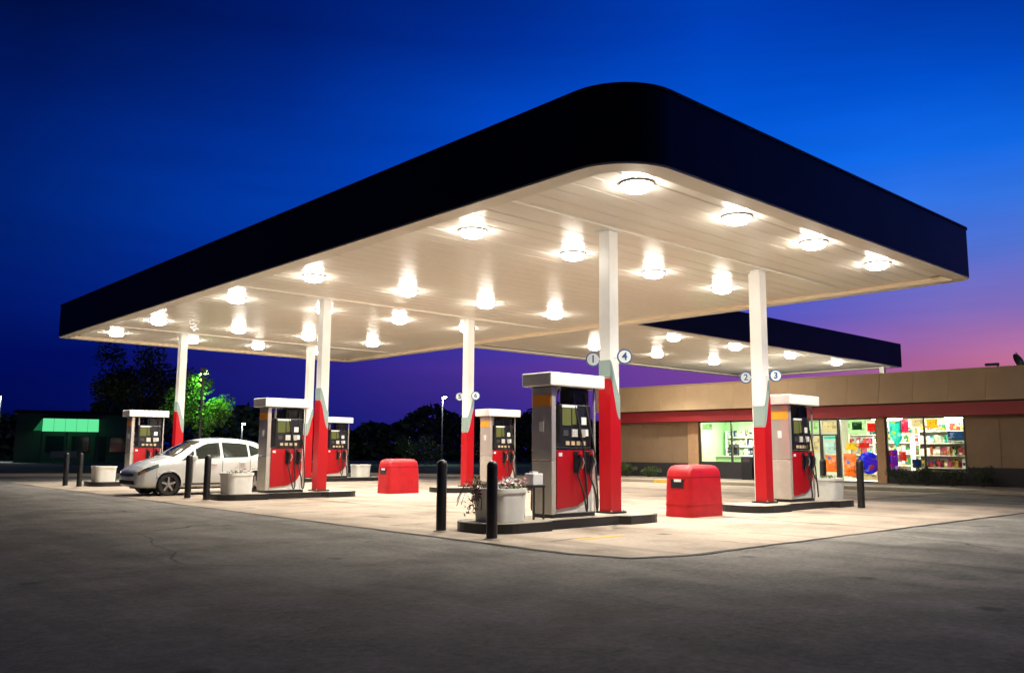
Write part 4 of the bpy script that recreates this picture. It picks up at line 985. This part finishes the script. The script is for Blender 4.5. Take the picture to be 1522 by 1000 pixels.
# distant wood that closes the horizon
rnd = random.Random(21); P = []
for k in range(26000):
    az = R(rnd.uniform(22, 92)); d = rnd.uniform(98, 116); top = 5.3 + 1.1 * math.sin(az * 17) + .8 * math.sin(az * 41 + 1) + .6 * math.sin(az * 90)
    if az < R(50): top *= .95
    P.append((d * math.cos(az), d * math.sin(az), .1 + top * rnd.random() ** .8))
wood = leaf_cluster('distant_wood', 'leaf_dark', P, .95); tag(wood, 'dark far-off band of trees along the horizon behind the lot', 'trees', None, 'stuff')

# ------------------------------------------------------------------ lamp posts
def lamp_post(x, y, h, label, glow='street_glow', arm=.6, az=0):
    r = empty('lamp_post', (x, y, 0), az, label, 'lamp post', 'lamp posts behind the lot')
    MB().tube([(0, 0, 0), (0, 0, h + .1)], [.08, .05], 10).build('pole', 'pole_grey', r, smooth=True)
    MB().lathe([(.16, 0), (.16, .12), (.1, .16)], 12).build('base', 'walk_concrete', r)
    hd = B(-.06, arm, -.13, .13, h + .06, h + .2).build('head', 'pole_grey', r, bevel=.03)
    drop = .09 if glow == 'street_glow' else .012
    MB().lathe([(.14, .055), (.14, .05), (.08, .055 - drop * .8), (.01, .055 - drop)], 14, (arm * .55, 0, h)).build('lens', glow, hd, smooth='all')
    if glow != 'street_glow': MB().lathe([(.2, .06), (.21, -.06)], 14, (arm * .55, 0, h), cap=False).build('added_hood', 'pole_grey', hd)  # hood added to keep the green light off the canopy ceiling
    return r
lamp_post(42.7, 55.1, 5.45, 'tall lamp post with white glow left of the nearest column, by the dark trees', az=R(-90))
lamp_post(16.2, 78.3, 5.3, 'lamp post with white glow at the left edge of the picture', az=R(180))
lamp_post(38.1, 81.5, 3.7, 'low distant lamp post with white glow above the white car', az=R(-90))
lamp_post(16.75, 40.35, 4.9, 'lamp post with greenish glow in front of the lit green tree', 'green_glow', .9, R(60))

# ------------------------------------------------------------------ building with green awning
gb = empty('awning_building', (19.9, 73.2, 0), R(-15.3), 'small dark building with glowing green awning at the far left', 'building')
B(-3.6, 5.5, .9, 7, 0, 3.9).build('wall', 'far_wall', gb); B(-3.8, 5.7, .7, 7.2, 3.9, 4.15).build('roof', 'far_dark', gb)
mat('awning_cloth', (.05, .3, .12), .6, emit=(.12, .75, .30), estr=1.1); mat('awning_dim', (.03, .14, .07), .6, emit=(.03, .4, .14), estr=.32)
for k in range(5):
    x0 = -1.75 + k * .78
    MB().add([(x0, -1.0, 2.55), (x0 + .76, -1.0, 2.55), (x0 + .76, -.2, 3.5), (x0, -.2, 3.5), (x0, -.95, 2.5), (x0 + .76, -.95, 2.5), (x0 + .76, -.15, 3.45), (x0, -.15, 3.45)], [(0, 1, 2, 3), (7, 6, 5, 4), (0, 4, 5, 1), (2, 6, 7, 3), (1, 5, 6, 2), (0, 3, 7, 4)]).build('awning_panel', 'awning_cloth', gb)
MB().add([(-2.35, -.6, 2.55), (-1.78, -1.0, 2.55), (-1.78, -.2, 3.5), (-2.35, .7, 2.55), (-1.78, .8, 3.5)], [(0, 1, 2), (0, 2, 4, 3)]).build('awning_end', 'awning_dim', gb)
B(-1.8, 2.2, -.2, .9, 3.5, 3.56).build('awning_top', 'far_dark', gb)
for x in (-1.75, -.05, 2.1): B(x - .06, x + .06, -.98, -.86, 0, 2.5).build('post', 'pole_grey', gb)
for x0, x1 in ((-1.5, -.2), (.3, 1.6), (3.0, 4.4)):
    w = B(x0, x1, .86, .895, .9, 2.2).build('window', 'far_dark', gb); B(x0 + .06, x1 - .06, .85, .858, .96, 2.14).build('pane', 'car_glass', w)
B(2.0, 2.8, .86, .895, 0, 2.2).build('door', 'far_dark', gb)
bt = empty('bench', (19.3, 71.6, .1), R(-15.3), 'pale bench under the glowing green awning', 'bench')
B(-.9, .9, -.2, .2, .42, .48).build('seat', 'walk_concrete', bt); B(-.9, .9, .2, .25, .5, .9).build('backrest', 'walk_concrete', bt)
for s in (-.7, .7): B(s - .05, s + .05, -.18, .22, 0, .42).build('leg', 'pole_grey', bt)
# ------------------------------------------------------------------ far shopfront added; its lit panes stand in for scattered lights
emis('far_lights_glow', (1., .95, .85), 1.6)
fb = empty('far_building', (17.5, 118, 0), R(-9), 'low far-off building added to carry scattered small lights at the left edge', 'building')
B(-14, 6, 0, 8, 0, 4.2).build('wall', 'far_dark', fb); B(-14.3, 6.3, -.3, 8.3, 4.2, 4.5).build('roof', 'far_dark', fb)
for x0, x1, z0, z1 in ((-6.2, -5.5, 2.0, 2.8), (-3.2, -2.5, 1.9, 2.7), (-1.0, -.3, 2.1, 2.9), (.1, .8, 2.4, 3.1), (-4.4, -4.0, 1.2, 1.8)):
    w = B(x0 - .08, x1 + .08, -.06, -.002, z0 - .08, z1 + .08).build('window', 'dark_frame', fb); B(x0, x1, -.075, -.062, z0, z1).build('pane', 'far_lights_glow', w)
